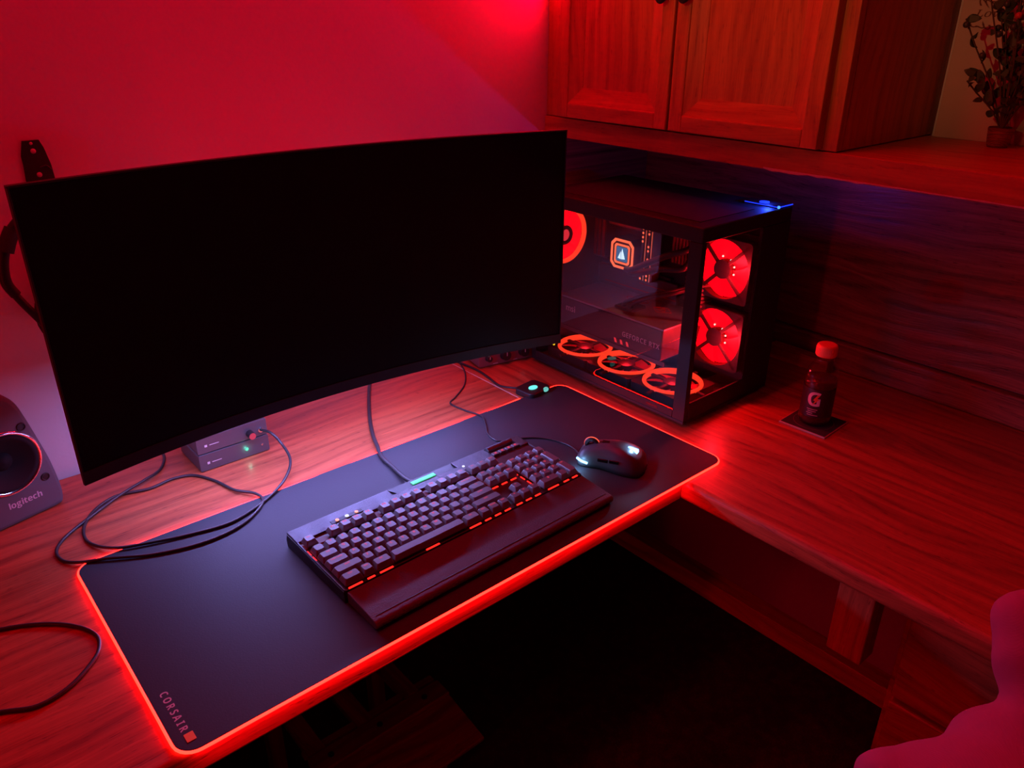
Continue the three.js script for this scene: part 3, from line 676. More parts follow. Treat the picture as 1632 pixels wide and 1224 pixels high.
// ------------------------------------------------------------------ loudspeaker
{
  const ex = [0.965, -0.26], turn = Math.atan2(0.26, 0.965), half = 0.063;
  const t = thing('loudspeaker', 'dark desktop loudspeaker with a round driver beside the monitor', 'speaker', [-0.4317 - ex[0] * half, DY, -0.3929 - ex[1] * half], turn);
  const s = new THREE.Shape(), R = [[0.06, 0.002], [0.0642, 0.01], [0.0655, 0.03], [0.0605, 0.076], [0.052, 0.118], [0.043, 0.158], [0.036, 0.182], [0.025, 0.198], [0.01, 0.204]];
  s.moveTo(0, 0); s.lineTo(0.05, 0); s.splineThru([...R, [-0.01, 0.204], ...R.slice().reverse().map(([x, y]) => [-x, y]).slice(1)].map(([x, y]) => new THREE.Vector2(x, y))); s.lineTo(-0.05, 0);
  { const h = new THREE.Path(); h.absarc(0, 0.1, 0.0385, 0, Math.PI * 2, true); s.holes.push(h); }
  const g = extrude(s, 0.048, 0.006, 10); g.translate(0, 0, -0.052);
  mesh('cabinet', g, M.speaker, t);
  const lathe = (p, m, name, par = t) => { const q = new THREE.LatheGeometry(p.map(([a, b]) => new THREE.Vector2(a, b)), 48); q.rotateX(Math.PI / 2); q.translate(0, 0.1, 0.0025); return mesh(name, q, m, par); };
  lathe([[0.0435, 0], [0.0465, 0.0032], [0.0495, 0.002], [0.0505, 0], [0.0505, -0.006]], M.chrome, 'trim_ring');
  const d = lathe([[0.0446, 0.001], [0.042, 0.0045], [0.037, 0.003], [0.033, -0.003], [0.014, -0.012], [0.0135, -0.0105], [0.008, -0.006], [0, -0.0045]], M.cone, 'driver');
  for (const [x, y] of [[0.0455, 0.0565], [0.0325, 0.1475], [-0.0455, 0.0565], [-0.0325, 0.1475]]) { const q = cyl(0.0062, 0.0062, 0.003, 18).rotateX(Math.PI / 2).translate(x, y, 0.0012); mesh('screw_cover', [q, new THREE.TorusGeometry(0.0055, 0.0011, 8, 20).translate(x, y, 0.0028)], M.black, t); }
  const w = mesh('lettering', letters('logitech', 0.0098, bold, 0.0002, 4), std({ color: lin(0.62, 0.55, 0.6), roughness: 0.4 }), t); w.position.set(0.011, 0.032, 0.0026);
}
// ------------------------------------------------------------------ wall hook and headset
{
  const t = thing('wall_hook', 'black slanted wall hook with screw holes above the monitor edge', 'hook', [-0.3435, 1.2, WZ]);
  const P = [[-0.0108, 0.071], [0.0105, 0.071], [0.0145, 0.0602], [0.0189, 0.0361], [0.0205, 0.0], [0.016, -0.02], [-0.016, -0.02], [-0.0176, 0.0172], [-0.0162, 0.0372], [-0.0163, 0.0502]];
  const s = new THREE.Shape(P.map(([x, y]) => new THREE.Vector2(x, y)));
  const g = extrude(s, 0.003, 0.0006, 8); g.translate(0, 0, 0.0006);
  mesh('plate', g, M.black, t);
  for (const [x, y, r] of [[-0.0005, 0.0668, 0.0022], [0, 0.0563, 0.0036], [0.0008, 0.0235, 0.0036]]) mesh('screw', new THREE.SphereGeometry(r, 14, 8).scale(1, 1, 0.45).translate(x, y, 0.0044), M.print, t);
  mesh('ridge', tube([[0.004, 0.033, 0.005], [0.012, 0.035, 0.005], [0.0175, 0.029, 0.005]], 0.0014, 10, 6), M.black, t);
  mesh('arm', [box(0.022, 0.012, 0.07, 0.002, -0.018, 0.036, 0.004), box(0.022, 0.03, 0.01, 0.002, -0.008, 0.068, 0.004)], M.black, t);
}
{
  const t = thing('headset', 'black headset hanging on the wall behind the left monitor edge', 'headset', [-0.335, 1.182, -0.43]);
  // headband: arch seen edge on at the left
  const band = [[0.05, 0.002, 0], [0.005, 0.006, 0], [-0.045, -0.006, 0.004], [-0.068, -0.025, 0.006], [-0.082, -0.05, 0.008], [-0.089, -0.075, 0.01], [-0.089, -0.095, 0.01], [-0.082, -0.112, 0.01]];
  mesh('headband', tube(band, 0.0075, 60, 10), M.black, t);
  mesh('yoke', tube([[-0.089, -0.085, 0.01], [-0.0865, -0.102, 0.01], [-0.078, -0.122, 0.012], [-0.066, -0.145, 0.014], [-0.05, -0.175, 0.014]], 0.0055, 30, 8), M.black, t);
  mesh('band_pad', tube([[-0.064, -0.02, 0.006], [-0.072, -0.033, 0.007], [-0.08, -0.05, 0.008]], 0.0105, 16, 10), M.blackMatte, t);
  mesh('ear_cup', new THREE.SphereGeometry(1, 24, 16).scale(0.03, 0.042, 0.024).translate(-0.025, -0.155, 0.02), M.black, t);
  mesh('ear_pad', new THREE.TorusGeometry(0.03, 0.01, 10, 28).scale(1, 1.3, 1).translate(-0.025, -0.155, 0.0), M.blackMatte, t);
  mesh('yoke', tube([[0.05, 0.002, 0], [0.075, -0.01, 0], [0.09, -0.04, 0.002], [0.095, -0.1, 0.006], [0.085, -0.14, 0.01]], 0.007, 30, 8), M.black, t);
  mesh('ear_cup', new THREE.SphereGeometry(1, 24, 16).scale(0.03, 0.042, 0.024).translate(0.07, -0.165, 0.015), M.black, t);
}
// ------------------------------------------------------------------ computer tower
{
  const X0 = 0.505, X1 = 0.775, Z0 = -0.34, Z1 = 0.08, Y0 = DY, Y1 = 1.116, PI = Math.PI;
  const t = thing('computer_tower', 'black computer tower with glass sides and red lit fans', 'computer', [0, 0, 0]);
  for (const [x, z] of [[X0 + 0.03, Z0 + 0.03], [X0 + 0.03, Z1 - 0.03], [X1 - 0.03, Z0 + 0.03], [X1 - 0.03, Z1 - 0.03]]) mesh('foot', cyl(0.014, 0.016, 0.0055, 18).translate(x, Y0 + 0.00275, z), M.blackMatte, t);
  mesh('base_pan', slab(X0, X1, Y0 + 0.0055, Y0 + 0.0125, Z0, Z1, 0.002), M.caseBlack, t);
  mesh('base_rail', [slab(X0, X0 + 0.005, Y0 + 0.0125, Y0 + 0.027, Z0 + 0.0122, Z1 - 0.0272, 0.001)], M.caseBlack, t);
  mesh('rail_slot', [slab(X0 - 0.0004, X0 + 0.001, Y0 + 0.018, Y0 + 0.022, -0.01, 0.018, 0)], M.gloss, t);
  mesh('front_lip', slab(X0 + 0.014, X1, Y0 + 0.0125, 0.787, Z1 - 0.004, Z1, 0.001), M.caseBlack, t);
  mesh('top_panel', slab(X0, X1, 1.089, Y1, Z0, Z1, 0.003), M.caseBlack, t);
  mesh('top_mesh', slab(X0 + 0.03, X1 - 0.08, Y1, Y1 + 0.0012, Z0 + 0.03, Z1 - 0.03, 0.0005), M.blackMatte, t);
  mesh('corner_pillar', slab(X0, X0 + 0.013, Y0 + 0.0125, 1.089, Z1 - 0.027, Z1, 0.001), M.caseBlack, t);
  mesh('rear_pillar', slab(X0, X0 + 0.01, Y0 + 0.0125, 1.089, Z0, Z0 + 0.012, 0.001), M.caseBlack, t);
  mesh('front_cover', slab(0.684, X1, 0.787, 1.089, Z1 - 0.006, Z1, 0.001), M.caseBlack, t);
  mesh('side_cover', slab(X1 - 0.003, X1, Y0 + 0.0125, 1.089, Z0, Z1, 0.001), M.caseBlack, t);
  // rear panel with the fan opening
  const rs = new THREE.Shape([[X0 + 0.01, Y0 + 0.0125], [X1 - 0.003, Y0 + 0.0125], [X1 - 0.003, 1.089], [X0 + 0.01, 1.089]].map(([a, b]) => new THREE.Vector2(a, b)));
  const rh = new THREE.Path(); rh.absarc(0.568, 1.018, 0.05, 0, PI * 2, true); rs.holes.push(rh);
  mesh('rear_panel', extrude(rs, 0.002, 0, 20).translate(0, 0, Z0), M.black, t);
  mesh('inner_wall', slab(0.706, 0.709, Y0 + 0.0125, 1.089, Z0 + 0.003, Z1 - 0.007, 0), M.black, t);
  const gs = mesh('side_glass', new THREE.PlaneGeometry(Z1 - 0.027 - Z0 - 0.012, 1.089 - Y0 - 0.027).rotateY(-PI / 2).translate(X0 + 0.002, (1.089 + Y0 + 0.027) / 2, (Z0 + 0.012 + Z1 - 0.027) / 2), M.glass, t);
  const gf = mesh('front_glass', new THREE.PlaneGeometry(0.684 - X0 - 0.013, 1.089 - 0.787).translate((0.684 + X0 + 0.013) / 2, (1.089 + 0.787) / 2, Z1 - 0.002), M.glass, t);

  // fan: local +z is the side that is seen
  const frameS = roundedRect(0.12, 0.12, 0.008);
  { const h = new THREE.Path(); h.absarc(0, 0, 0.0575, 0, PI * 2, true); frameS.holes.push(h); }
  const frameG = extrude(frameS, 0.025, 0, 24).translate(0, 0, -0.0125);
  const ringG = new THREE.TorusGeometry(0.0562, 0.0042, 10, 64).scale(1, 1, 1.5).translate(0, 0, 0.0115);
  const hubG = cyl(0.019, 0.019, 0.02, 32).rotateX(PI / 2);
  const blades = [];
  for (let i = 0; i < 7; i++) {
    const nA = 6, nR = 5, v = [];
    const at = (a, r) => { const th = i * 2 * PI / 7 + a * 0.95 + (r - 0.02) * 7; return [r * Math.cos(th), r * Math.sin(th), (a - 0.5) * 0.012]; };
    for (let k = 0; k < nA; k++) for (let j = 0; j < nR; j++) { const f = (q) => 0.02 + 0.0345 * q / nR; const A = at(k / nA, f(j)), B = at((k + 1) / nA, f(j)), C = at((k + 1) / nA, f(j + 1)), D = at(k / nA, f(j + 1)); v.push(A, B, C, A, C, D); }
    const g = new THREE.BufferGeometry();
    g.setAttribute('position', new THREE.Float32BufferAttribute(v.flat(), 3)); g.computeVertexNormals();
    blades.push(g);
  }
  const bladeG = merge(blades.map((g) => { g.setAttribute('uv', new THREE.Float32BufferAttribute(new Float32Array(g.attributes.position.count * 2), 2)); return g; }));
  const strutG = box(0.0075, 0.066, 0.004, 0, 0.044, 0, 0.001);
  function fan(at, rot, { ring, blade, lights, struts = true, turn = PI / 4, label }) {
    const f = part('case_fan', t, at, rot);
    if (label) f.userData.label = label;
    mesh('frame', frameG, M.black, f);
    mesh('impeller', bladeG, blade, f);
    mesh('hub', hubG, M.black, f);
    if (ring) mesh('light_ring', ringG, ring, f);
    if (struts) for (let i = 0; i < 4; i++) { const s = mesh('strut', strutG, M.blackMatte, f); s.rotation.z = turn + i * PI / 2; s.position.z = 0.0105; }
    if (struts) mesh('motor_cap', cyl(0.0185, 0.0185, 0.004, 28).rotateX(PI / 2).translate(0, 0, 0.0115), M.black, f);
    if (lights) for (const a of lights) { const l = mesh('hub_light', new THREE.SphereGeometry(0.0019, 10, 8), M.ledWhite, f); l.position.set(0.0245 * Math.cos(a), 0.0245 * Math.sin(a), 0.008); }
    return f;
  }
  const lamp = (x, y, z, k) => { const l = new THREE.PointLight(lin(1, 0.01, 0.02), k); l.position.set(x, y, z); l.shadow.radius = 0.4; l.castShadow = true; t.add(l); };
  // three on the floor, facing up
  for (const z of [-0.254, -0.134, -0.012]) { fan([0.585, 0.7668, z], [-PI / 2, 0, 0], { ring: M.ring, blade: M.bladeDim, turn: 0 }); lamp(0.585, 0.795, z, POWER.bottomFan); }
  // two at the side, seen through the front glass
  for (const y of [1.0, 0.862]) {
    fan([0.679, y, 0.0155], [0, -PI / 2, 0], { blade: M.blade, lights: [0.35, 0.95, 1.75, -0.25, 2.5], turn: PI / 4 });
    mesh('added_glow_disc', new THREE.CircleGeometry(0.057, 40).rotateY(-PI / 2).translate(0.684, y, 0.0155), M.blade, t);  // added disc behind the blades, its emission fills in their red glow
    lamp(0.65, y, 0.05, POWER.sideFan);
  }
  // exhaust at the back
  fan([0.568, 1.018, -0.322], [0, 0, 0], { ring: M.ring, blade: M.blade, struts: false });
  mesh('added_glow_disc', new THREE.CircleGeometry(0.055, 40), M.blade, t).position.set(0.568, 1.018, -0.318);  // added disc, emissive to paint the lit blades as a full circle
  mesh('fan_badge', [new THREE.TorusGeometry(0.0165, 0.0045, 8, 32)], M.black, t).position.set(0.568, 1.018, -0.3105);
  mesh('fan_badge', new THREE.CircleGeometry(0.012, 28), M.redStroke, t).position.set(0.568, 1.018, -0.3105);

  // mainboard
  const mb = part('mainboard', t);
  mesh('board', slab(0.7, 0.704, 0.79, 1.07, -0.325, -0.075, 0), M.pcb, mb);
  mesh('heatsink', [slab(0.668, 0.7, 0.955, 1.06, -0.322, -0.288, 0.004), slab(0.672, 0.7, 1.03, 1.06, -0.285, -0.19, 0.004)], M.sink, mb);
  mesh('heatsink_fin', [0, 1, 2].map((i) => slab(0.664, 0.668, 0.96, 1.055, -0.318 + i * 0.012, -0.311 + i * 0.012, 0.001)), std({ color: lin(0.3, 0.05, 0.05), roughness: 0.4, metalness: 0.4 }), mb);
  mesh('chipset_cover', slab(0.688, 0.7, 0.79, 0.935, -0.322, -0.1, 0.003), M.sink, mb);
  mesh('red_trim', [slab(0.687, 0.688, 0.899, 0.9015, -0.3, -0.1, 0), slab(0.687, 0.688, 0.915, 0.917, -0.2, -0.12, 0)], std({ color: lin(0.35, 0.03, 0.04), roughness: 0.4 }), mb);
  mesh('slot', [slab(0.69, 0.701, 0.938, 0.944, -0.31, -0.12, 0.001)], M.black, mb);
  // memory sticks with their lights
  [-0.1785, -0.1705, -0.1625, -0.1545].forEach((z, i) => {
    const s = mesh('memory_stick', slab(0.662, 0.7, 0.932, 1.05, z - 0.0028, z + 0.0028, 0.001), M.pcb, mb);
  });
  const dotG = new THREE.SphereGeometry(1, 10, 8);
  const dots = [];
  for (const [z, r, n, y0, dy, skip] of [[-0.1785, 0.0025, 13, 1.042, 0.0088, [4, 5, 6, 7, 8]], [-0.1705, 0.0008, 40, 1.044, 0.0028, []], [-0.1625, 0.0025, 13, 1.042, 0.0088, [2, 3, 6, 8, 9]], [-0.1545, 0.0009, 40, 1.044, 0.0028, []]])
    for (let i = 0; i < n; i++) if (!skip.includes(i)) dots.push(dotG.clone().scale(0.0008, r, r).translate(0.6615, y0 - i * dy, z));
  mesh('memory_light', dots, M.ringHot, mb).userData.label = 'rows of small red light dots on the memory';

  // pump block: two octagonal light rings and a glowing sail logo
  const pump = part('pump_block', t, [0.654, 0.9795, -0.2255], [0, -PI / 2, 0]);
  const oct = (w, c) => [[-w + c, -w], [w - c, -w], [w, -w + c], [w, w - c], [w - c, w], [-w + c, w], [-w, w - c], [-w, -w + c]].map(([a, b]) => new THREE.Vector2(a, b));
  const ringShape = (w, b, c) => { const s = new THREE.Shape(oct(w, c)); s.holes.push(new THREE.Path(oct(w - b, c * 0.85).reverse())); return s; };
  mesh('pump_body', extrude(new THREE.Shape(oct(0.033, 0.011)), 0.044, 0.0015).translate(0, 0, -0.046), M.black, pump);
  mesh('outer_light', extrude(ringShape(0.0315, 0.0052, 0.0105), 0.001), M.ringHot, pump);
  mesh('inner_light', extrude(ringShape(0.0212, 0.0042, 0.004), 0.001), M.ringHot, pump);
  mesh('screen', new THREE.PlaneGeometry(0.031, 0.031).translate(0, 0, 0.0006), M.pumpBlue, pump);
  mesh('logo', [[[-0.0105, -0.0095], [-0.002, -0.0105], [-0.003, 0.006]], [[-0.0008, -0.0105], [0.0095, -0.009], [0.0045, 0.0035], [0.001, 0.0125], [-0.001, 0.003]]].map((p) => extrude(new THREE.Shape(p.map(([a, b]) => new THREE.Vector2(a, b))), 0.0006).translate(0, 0, 0.001)), M.pumpWhite, pump);
  mesh('screw', cyl(0.0022, 0.0022, 0.002, 12).rotateX(PI / 2).translate(0.02, -0.0375, -0.002), M.redStroke, pump);
  // coolant hoses and power leads
  const hose = (name, p, r, m = M.rubber) => mesh(name, tube(p, r, 48, 10), m, t);
  hose('coolant_hose', [[0.648, 0.953, -0.206], [0.638, 0.958, -0.185], [0.628, 0.985, -0.135], [0.625, 1.012, -0.085], [0.632, 1.03, -0.045], [0.668, 1.045, -0.035], [0.7, 1.05, -0.03]], 0.0065);
  hose('coolant_hose', [[0.648, 0.951, -0.198], [0.636, 0.952, -0.178], [0.62, 0.968, -0.135], [0.612, 0.988, -0.085], [0.615, 1.0, -0.035], [0.65, 1.01, -0.045], [0.7, 1.01, -0.05]], 0.0065);
  const lead = std({ color: lin(0.12, 0.1, 0.1), roughness: 0.5 });
  for (let i = 0; i < 2; i++) hose('power_lead', [[0.6 + i * 0.006, 0.888, -0.163 + i * 0.018], [0.592 + i * 0.004, 0.903, -0.157 + i * 0.018], [0.602, 0.925, -0.12 + i * 0.016], [0.625, 0.94, -0.075 + i * 0.012], [0.66, 0.945, -0.06 + i * 0.01], [0.704, 0.945, -0.06 + i * 0.01]], 0.0042);
  for (let i = 0; i < 6; i++) hose('ribbon_lead', [[0.703, 0.95 - i * 0.008, -0.082], [0.675, 0.962 - i * 0.0085, -0.07], [0.662, 0.966 - i * 0.009 + (i % 2) * 0.003, -0.05], [0.66, 0.958 - i * 0.0085, -0.03], [0.675, 0.956 - i * 0.008, -0.02], [0.703, 0.956 - i * 0.008, -0.018]], 0.0033, lead);
  // radiator end behind the leads
  mesh('radiator', [slab(0.69, 0.7, 0.795, 1.07, -0.046, 0.076, 0.003)], M.blackMatte, t);
  mesh('radiator_tank', [...Array(6)].map((_, i) => slab(0.672, 0.7, 0.985, 1.045, -0.11 + i * 0.008, -0.1045 + i * 0.008, 0.001)), std({ color: lin(0.2, 0.03, 0.035), roughness: 0.4, metalness: 0.3 }), t);

  // graphics card
  const gp = part('graphics_card', t);
  mesh('shroud', slab(0.562, 0.69, 0.822, 0.887, -0.312, -0.03, 0.004), M.gpu, gp);
  mesh('backplate', slab(0.56, 0.695, 0.887, 0.891, -0.314, -0.026, 0.001), M.backplate, gp);
  mesh('lower_trim', slab(0.5605, 0.563, 0.815, 0.824, -0.31, -0.02, 0.001), M.sink, gp);
  const face = (geo, mat, y, z, name, x = 0.5612) => { const m = mesh(name, geo, mat, gp); m.rotation.y = -PI / 2; m.position.set(x, y, z); return m; };
  face(letters('GEFORCE RTX', 0.0105, bold, 0.0008), M.print, 0.852, -0.082, 'lettering').userData.label = 'GEFORCE RTX lettering';
  face(letters('msi', 0.013, bold, 0.0006), M.print, 0.8655, -0.28, 'lettering').userData.label = 'msi lettering';
  for (let i = 0; i < 3; i++) face(extrude(new THREE.Shape([[0, 0], [0.006, 0], [0.002, 0.009], [-0.003, 0.009]].map(([a, b]) => new THREE.Vector2(a, b))), 0.0006), M.redStroke, 0.829 + 0 * i, -0.148 + i * 0.016, 'accent_light', 0.5605);
  const em = mesh('emblem', [new THREE.TorusGeometry(0.018, 0.0012, 6, 4), new THREE.TorusGeometry(0.009, 0.0012, 6, 3)].map((g) => g.rotateX(-PI / 2).scale(1, 0.4, 1.3)), std({ color: lin(0.5, 0.03, 0.05), roughness: 0.4 }), gp); em.position.set(0.645, 0.8915, -0.1);
  const em2 = mesh('emblem', [new THREE.TorusGeometry(0.02, 0.0012, 6, 24), new THREE.TorusGeometry(0.012, 0.0012, 6, 18)].map((g) => g.rotateX(-PI / 2).scale(0.6, 0.4, 1.4)), std({ color: lin(0.5, 0.03, 0.05), roughness: 0.4 }), gp); em2.position.set(0.655, 0.8915, -0.175);
  mesh('power_socket', slab(0.585, 0.63, 0.885, 0.896, -0.178, -0.13, 0.002), M.black, gp);
  // blue lit control strip on top at the front corner
  const io = part('control_strip', t, [0.752, Y1, 0.045]);
  mesh('strip_plate', slab(-0.022, 0.022, 0, 0.0022, -0.055, 0.032, 0.001), M.gloss, io);
  mesh('strip_light', [tube([[-0.0225, 0.003, -0.04], [-0.0235, 0.003, 0.0], [-0.0235, 0.003, 0.0325]], 0.0009, 12, 6), tube([[-0.0235, 0.003, 0.0325], [0.0, 0.0032, 0.0335], [0.0225, 0.003, 0.0335]], 0.0011, 12, 6)], M.blue, io);
  mesh('power_button', cyl(0.0095, 0.0095, 0.0016, 28).translate(0.0, 0.003, -0.012), M.blue, io);
  mesh('corner_light', new THREE.SphereGeometry(0.0028, 12, 10).translate(-0.0225, 0.0032, 0.0325), M.blueHot, io);
  const bl = new THREE.PointLight(lin(0.02, 0.06, 1), POWER.blue); bl.position.set(0.748, Y1 + 0.012, 0.045); bl.shadow.radius = 0.2; bl.castShadow = true; t.add(bl);
}
// ------------------------------------------------------------------ bottle and coaster
{
  const t = thing('coaster', 'square dark coaster under the drink bottle', 'coaster', [0.713, DY, 0.2255], 0.04);
  mesh('base', slab(-0.046, 0.046, 0, 0.0032, -0.046, 0.046, 0.001), std({ color: lin(0.4, 0.32, 0.26), roughness: 0.7 }), t);
  mesh('face', slab(-0.0438, 0.0438, 0.0032, 0.0036, -0.0438, 0.0438, 0), M.blackMatte, t);
  mesh('print_ring', new THREE.TorusGeometry(0.036, 0.0008, 5, 48).rotateX(-Math.PI / 2).scale(1, 0.3, 1).translate(0, 0.0037, 0), std({ color: lin(0.08, 0.05, 0.045), roughness: 0.7 }), t);
}
{
  const t = thing('drink_bottle', 'clear plastic drink bottle with an orange cap on a coaster', 'bottle', [0.7145, DY + 0.0037, 0.2245]);
  const L = (p, seg = 40) => new THREE.LatheGeometry(p.map(([a, b]) => new THREE.Vector2(a, b)), seg);
  const body = [[0.0, 0.001], [0.024, 0.0], [0.029, 0.003], [0.0305, 0.009], [0.0295, 0.014], [0.0288, 0.02], [0.0284, 0.075], [0.0296, 0.08], [0.0302, 0.086], [0.0288, 0.089], [0.0298, 0.094], [0.0292, 0.1], [0.0255, 0.11], [0.0205, 0.119], [0.0165, 0.125], [0.0158, 0.13], [0.0185, 0.1312], [0.0185, 0.133], [0.0155, 0.1335], [0.0155, 0.136]];
  mesh('shell', L(body), phys({ color: lin(0.95, 0.93, 0.93), roughness: 0.06, transmission: 1, thickness: 0, ior: 1.45 }), t);
  mesh('drink', L([[0, 0.003], [0.027, 0.005], [0.0285, 0.012], [0.0272, 0.022], [0.0268, 0.074], [0.028, 0.082], [0.0272, 0.09], [0, 0.09]]), phys({ color: lin(0.3, 0.03, 0.03), roughness: 0.1, transmission: 0.8, thickness: 0, ior: 1.33 }), t);
  // wrapped label with the big letter and bolt
  const lb = document.createElement('canvas'); lb.width = 1024; lb.height = 320;
  const c = lb.getContext('2d');
  c.fillStyle = '#2a161c'; c.fillRect(0, 0, 1024, 320);
  for (const x0 of [256, 768]) {
    c.save(); c.translate(x0, 110);
    c.fillStyle = '#d8a9b2'; c.font = 'bold 220px sans-serif'; c.textAlign = 'center'; c.textBaseline = 'middle'; c.fillText('G', 0, 0);
    c.fillStyle = '#e4572a'; c.beginPath(); c.moveTo(28, -56); c.lineTo(-10, 12); c.lineTo(12, 12); c.lineTo(-14, 72); c.lineTo(54, -10); c.lineTo(28, -10); c.lineTo(56, -56); c.fill();
    c.fillStyle = '#b98a93'; for (let i = 0; i < 4; i++) c.fillRect(-60 + (i % 2) * 10, 112 + i * 22, 110 - (i % 3) * 22, 9);
    c.restore();
  }
  const lt = new THREE.CanvasTexture(lb); lt.colorSpace = THREE.SRGBColorSpace; lt.wrapS = THREE.RepeatWrapping;
  const lab = mesh('label', cyl(0.0289, 0.0289, 0.056, 48).toNonIndexed(), std({ map: lt, roughness: 0.4 }), t);
  lab.geometry = new THREE.CylinderGeometry(0.0289, 0.0289, 0.056, 48, 1, true); lab.position.y = 0.047; lab.rotation.y = 0.25;
  const capP = [[0, 0.1565], [0.0145, 0.1565], [0.0172, 0.155], [0.0182, 0.152], [0.0182, 0.1355], [0.0175, 0.1345], [0, 0.1345]];
  const cap = mesh('cap', L(capP.slice().reverse()), std({ color: lin(0.85, 0.16, 0.05), roughness: 0.45 }), t);
  mesh('cap_ridge', [...Array(36)].map((_, i) => { const a = i / 36 * Math.PI * 2; return box(0.0007, 0.0145, 0.0009, Math.cos(a) * 0.0183, 0.1438, Math.sin(a) * 0.0183, 0).clone(); }), std({ color: lin(0.85, 0.16, 0.05), roughness: 0.45 }), cap);
}
{
  const t = thing('wood_block', 'short low reddish wooden block lying behind the bottle', 'block', [0.944, DY, 0.04], 0);
  mesh('block_body', grain(slab(-0.014, 0.014, 0, 0.031, -0.055, 0.085, 0.002), 'z', 0.4), M.desk, t);
  mesh('end_cap', grain(slab(-0.0145, 0.0145, 0, 0.0315, 0.085, 0.088, 0.001), 'y', 0.1), M.board, t);
}
// ------------------------------------------------------------------ shelf things: written board and berry plant
{
  const cv = document.createElement('canvas'); cv.width = 512; cv.height = 512;
  const c = cv.getContext('2d');
  c.fillStyle = '#cfc0b2'; c.fillRect(0, 0, 512, 512);
  c.strokeStyle = '#5a2c22'; c.lineWidth = 2; c.lineCap = 'round';
  const scrawl = (x, y, w, h, n, s) => { c.beginPath(); for (let i = 0; i <= n * 8; i++) { const k = i / (n * 8); const X = x + w * k + h * 0.25 * Math.sin(k * n * 6.28 + s), Y = y - h * (0.35 + 0.5 * Math.cos(k * n * 6.28 + s * 2) * (0.5 + 0.5 * Math.sin(k * 9 + s))); i ? c.lineTo(X, Y) : c.moveTo(X, Y); } c.stroke(); };
  scrawl(24, 203, 78, 15, 8, 1);
  c.fillStyle = '#5a2c22'; c.font = 'italic 22px serif'; c.fillText('Love', 22, 230);
  scrawl(18, 256, 42, 14, 4, 2.4);
  const tx = new THREE.CanvasTexture(cv); tx.colorSpace = THREE.SRGBColorSpace;
  const t = thing('written_board', 'pale board with handwriting leaning behind the berry plant', 'board', [0.981, 1.238, 0.47]);
  mesh('panel', box(0.008, 0.36, 0.5, 0, 0.18, 0, 0.001), std({ color: lin(0.6, 0.52, 0.45), roughness: 0.8 }), t);
  mesh('writing', new THREE.PlaneGeometry(0.496, 0.356).rotateY(-Math.PI / 2).translate(-0.0043, 0.18, 0), std({ map: tx, roughness: 0.8 }), t);
  t.children[1].userData.label = 'sheet with brown handwriting';
}
{
  const t = thing('berry_plant', 'small artificial plant with dark leaves and berries on the shelf', 'plant', [0.93, 1.238, 0.345]);
  mesh('pot', new THREE.LatheGeometry([[0, 0], [0.015, 0], [0.017, 0.004], [0.02, 0.03], [0.0185, 0.032], [0.016, 0.028], [0, 0.027]].map(([a, b]) => new THREE.Vector2(a, b)), 24), M.board, t);
  const leafS = new THREE.Shape(); leafS.moveTo(0, 0); leafS.quadraticCurveTo(0.012, 0.008, 0.0095, 0.022); leafS.quadraticCurveTo(0.006, 0.032, 0, 0.036); leafS.quadraticCurveTo(-0.006, 0.032, -0.0095, 0.022); leafS.quadraticCurveTo(-0.012, 0.008, 0, 0);
  const leafG = extrude(leafS, 0.0008, 0, 4);
  { const p = leafG.attributes.position; for (let i = 0; i < p.count; i++) p.setZ(i, p.getZ(i) + 9 * p.getX(i) ** 2 * 4 - 5 * (p.getY(i) - 0.018) ** 2 * 3); leafG.computeVertexNormals(); }
  const leafM = [lin(0.05, 0.085, 0.035), lin(0.07, 0.09, 0.04), lin(0.035, 0.06, 0.035)].map((c) => std({ color: c, roughness: 0.55 }));
  const berryG = new THREE.SphereGeometry(0.0052, 14, 10), berryM = [std({ color: lin(0.5, 0.03, 0.03), roughness: 0.3 }), std({ color: lin(0.05, 0.06, 0.05), roughness: 0.4 })];
  const stemM = std({ color: lin(0.09, 0.06, 0.03), roughness: 0.8 });
  for (let s = 0; s < 26; s++) {
    const a = s * 2.4, sp = 0.03 + 0.075 * rnd(), h = 0.07 + 0.24 * rnd();
    const end = [Math.min(0.035, Math.cos(a) * sp * 0.5 - 0.01), 0.03 + h, Math.sin(a) * sp];
    const path = [[0, 0.025, 0], [end[0] * 0.25, 0.03 + h * 0.35, end[2] * 0.3], [end[0] * 0.7, 0.03 + h * 0.75, end[2] * 0.75], end];
    mesh('stem', tube(path, 0.0013, 14, 5), stemM, t);
    const curve = new THREE.CatmullRomCurve3(path.map((p) => V(...p)));
    for (let k = 0; k < 7; k++) {
      const p = curve.getPoint(0.3 + 0.7 * k / 6);
      const l = mesh('leaf', leafG, leafM[Math.floor(rnd() * 3)], t);
      l.position.copy(p); l.rotation.set(rr(-1.2, 1.2), rr(0, 6.28), rr(-1.3, 1.3)); l.scale.setScalar(rr(0.45, 0.8));
      if (p.x > 0.02) l.rotation.y = 0;
      if (p.x > 0.01) l.position.x = 0.01;
    }
    if (s % 2) for (let k = 0; k < 2; k++) { const p = curve.getPoint(rr(0.5, 1)); const b = mesh('berry', berryG, berryM[rnd() < 0.1 ? 0 : 1], t); b.position.set(Math.min(p.x, 0.02) - 0.006, p.y + rr(-0.008, 0.008), p.z + rr(-0.01, 0.01)); }
  }
}
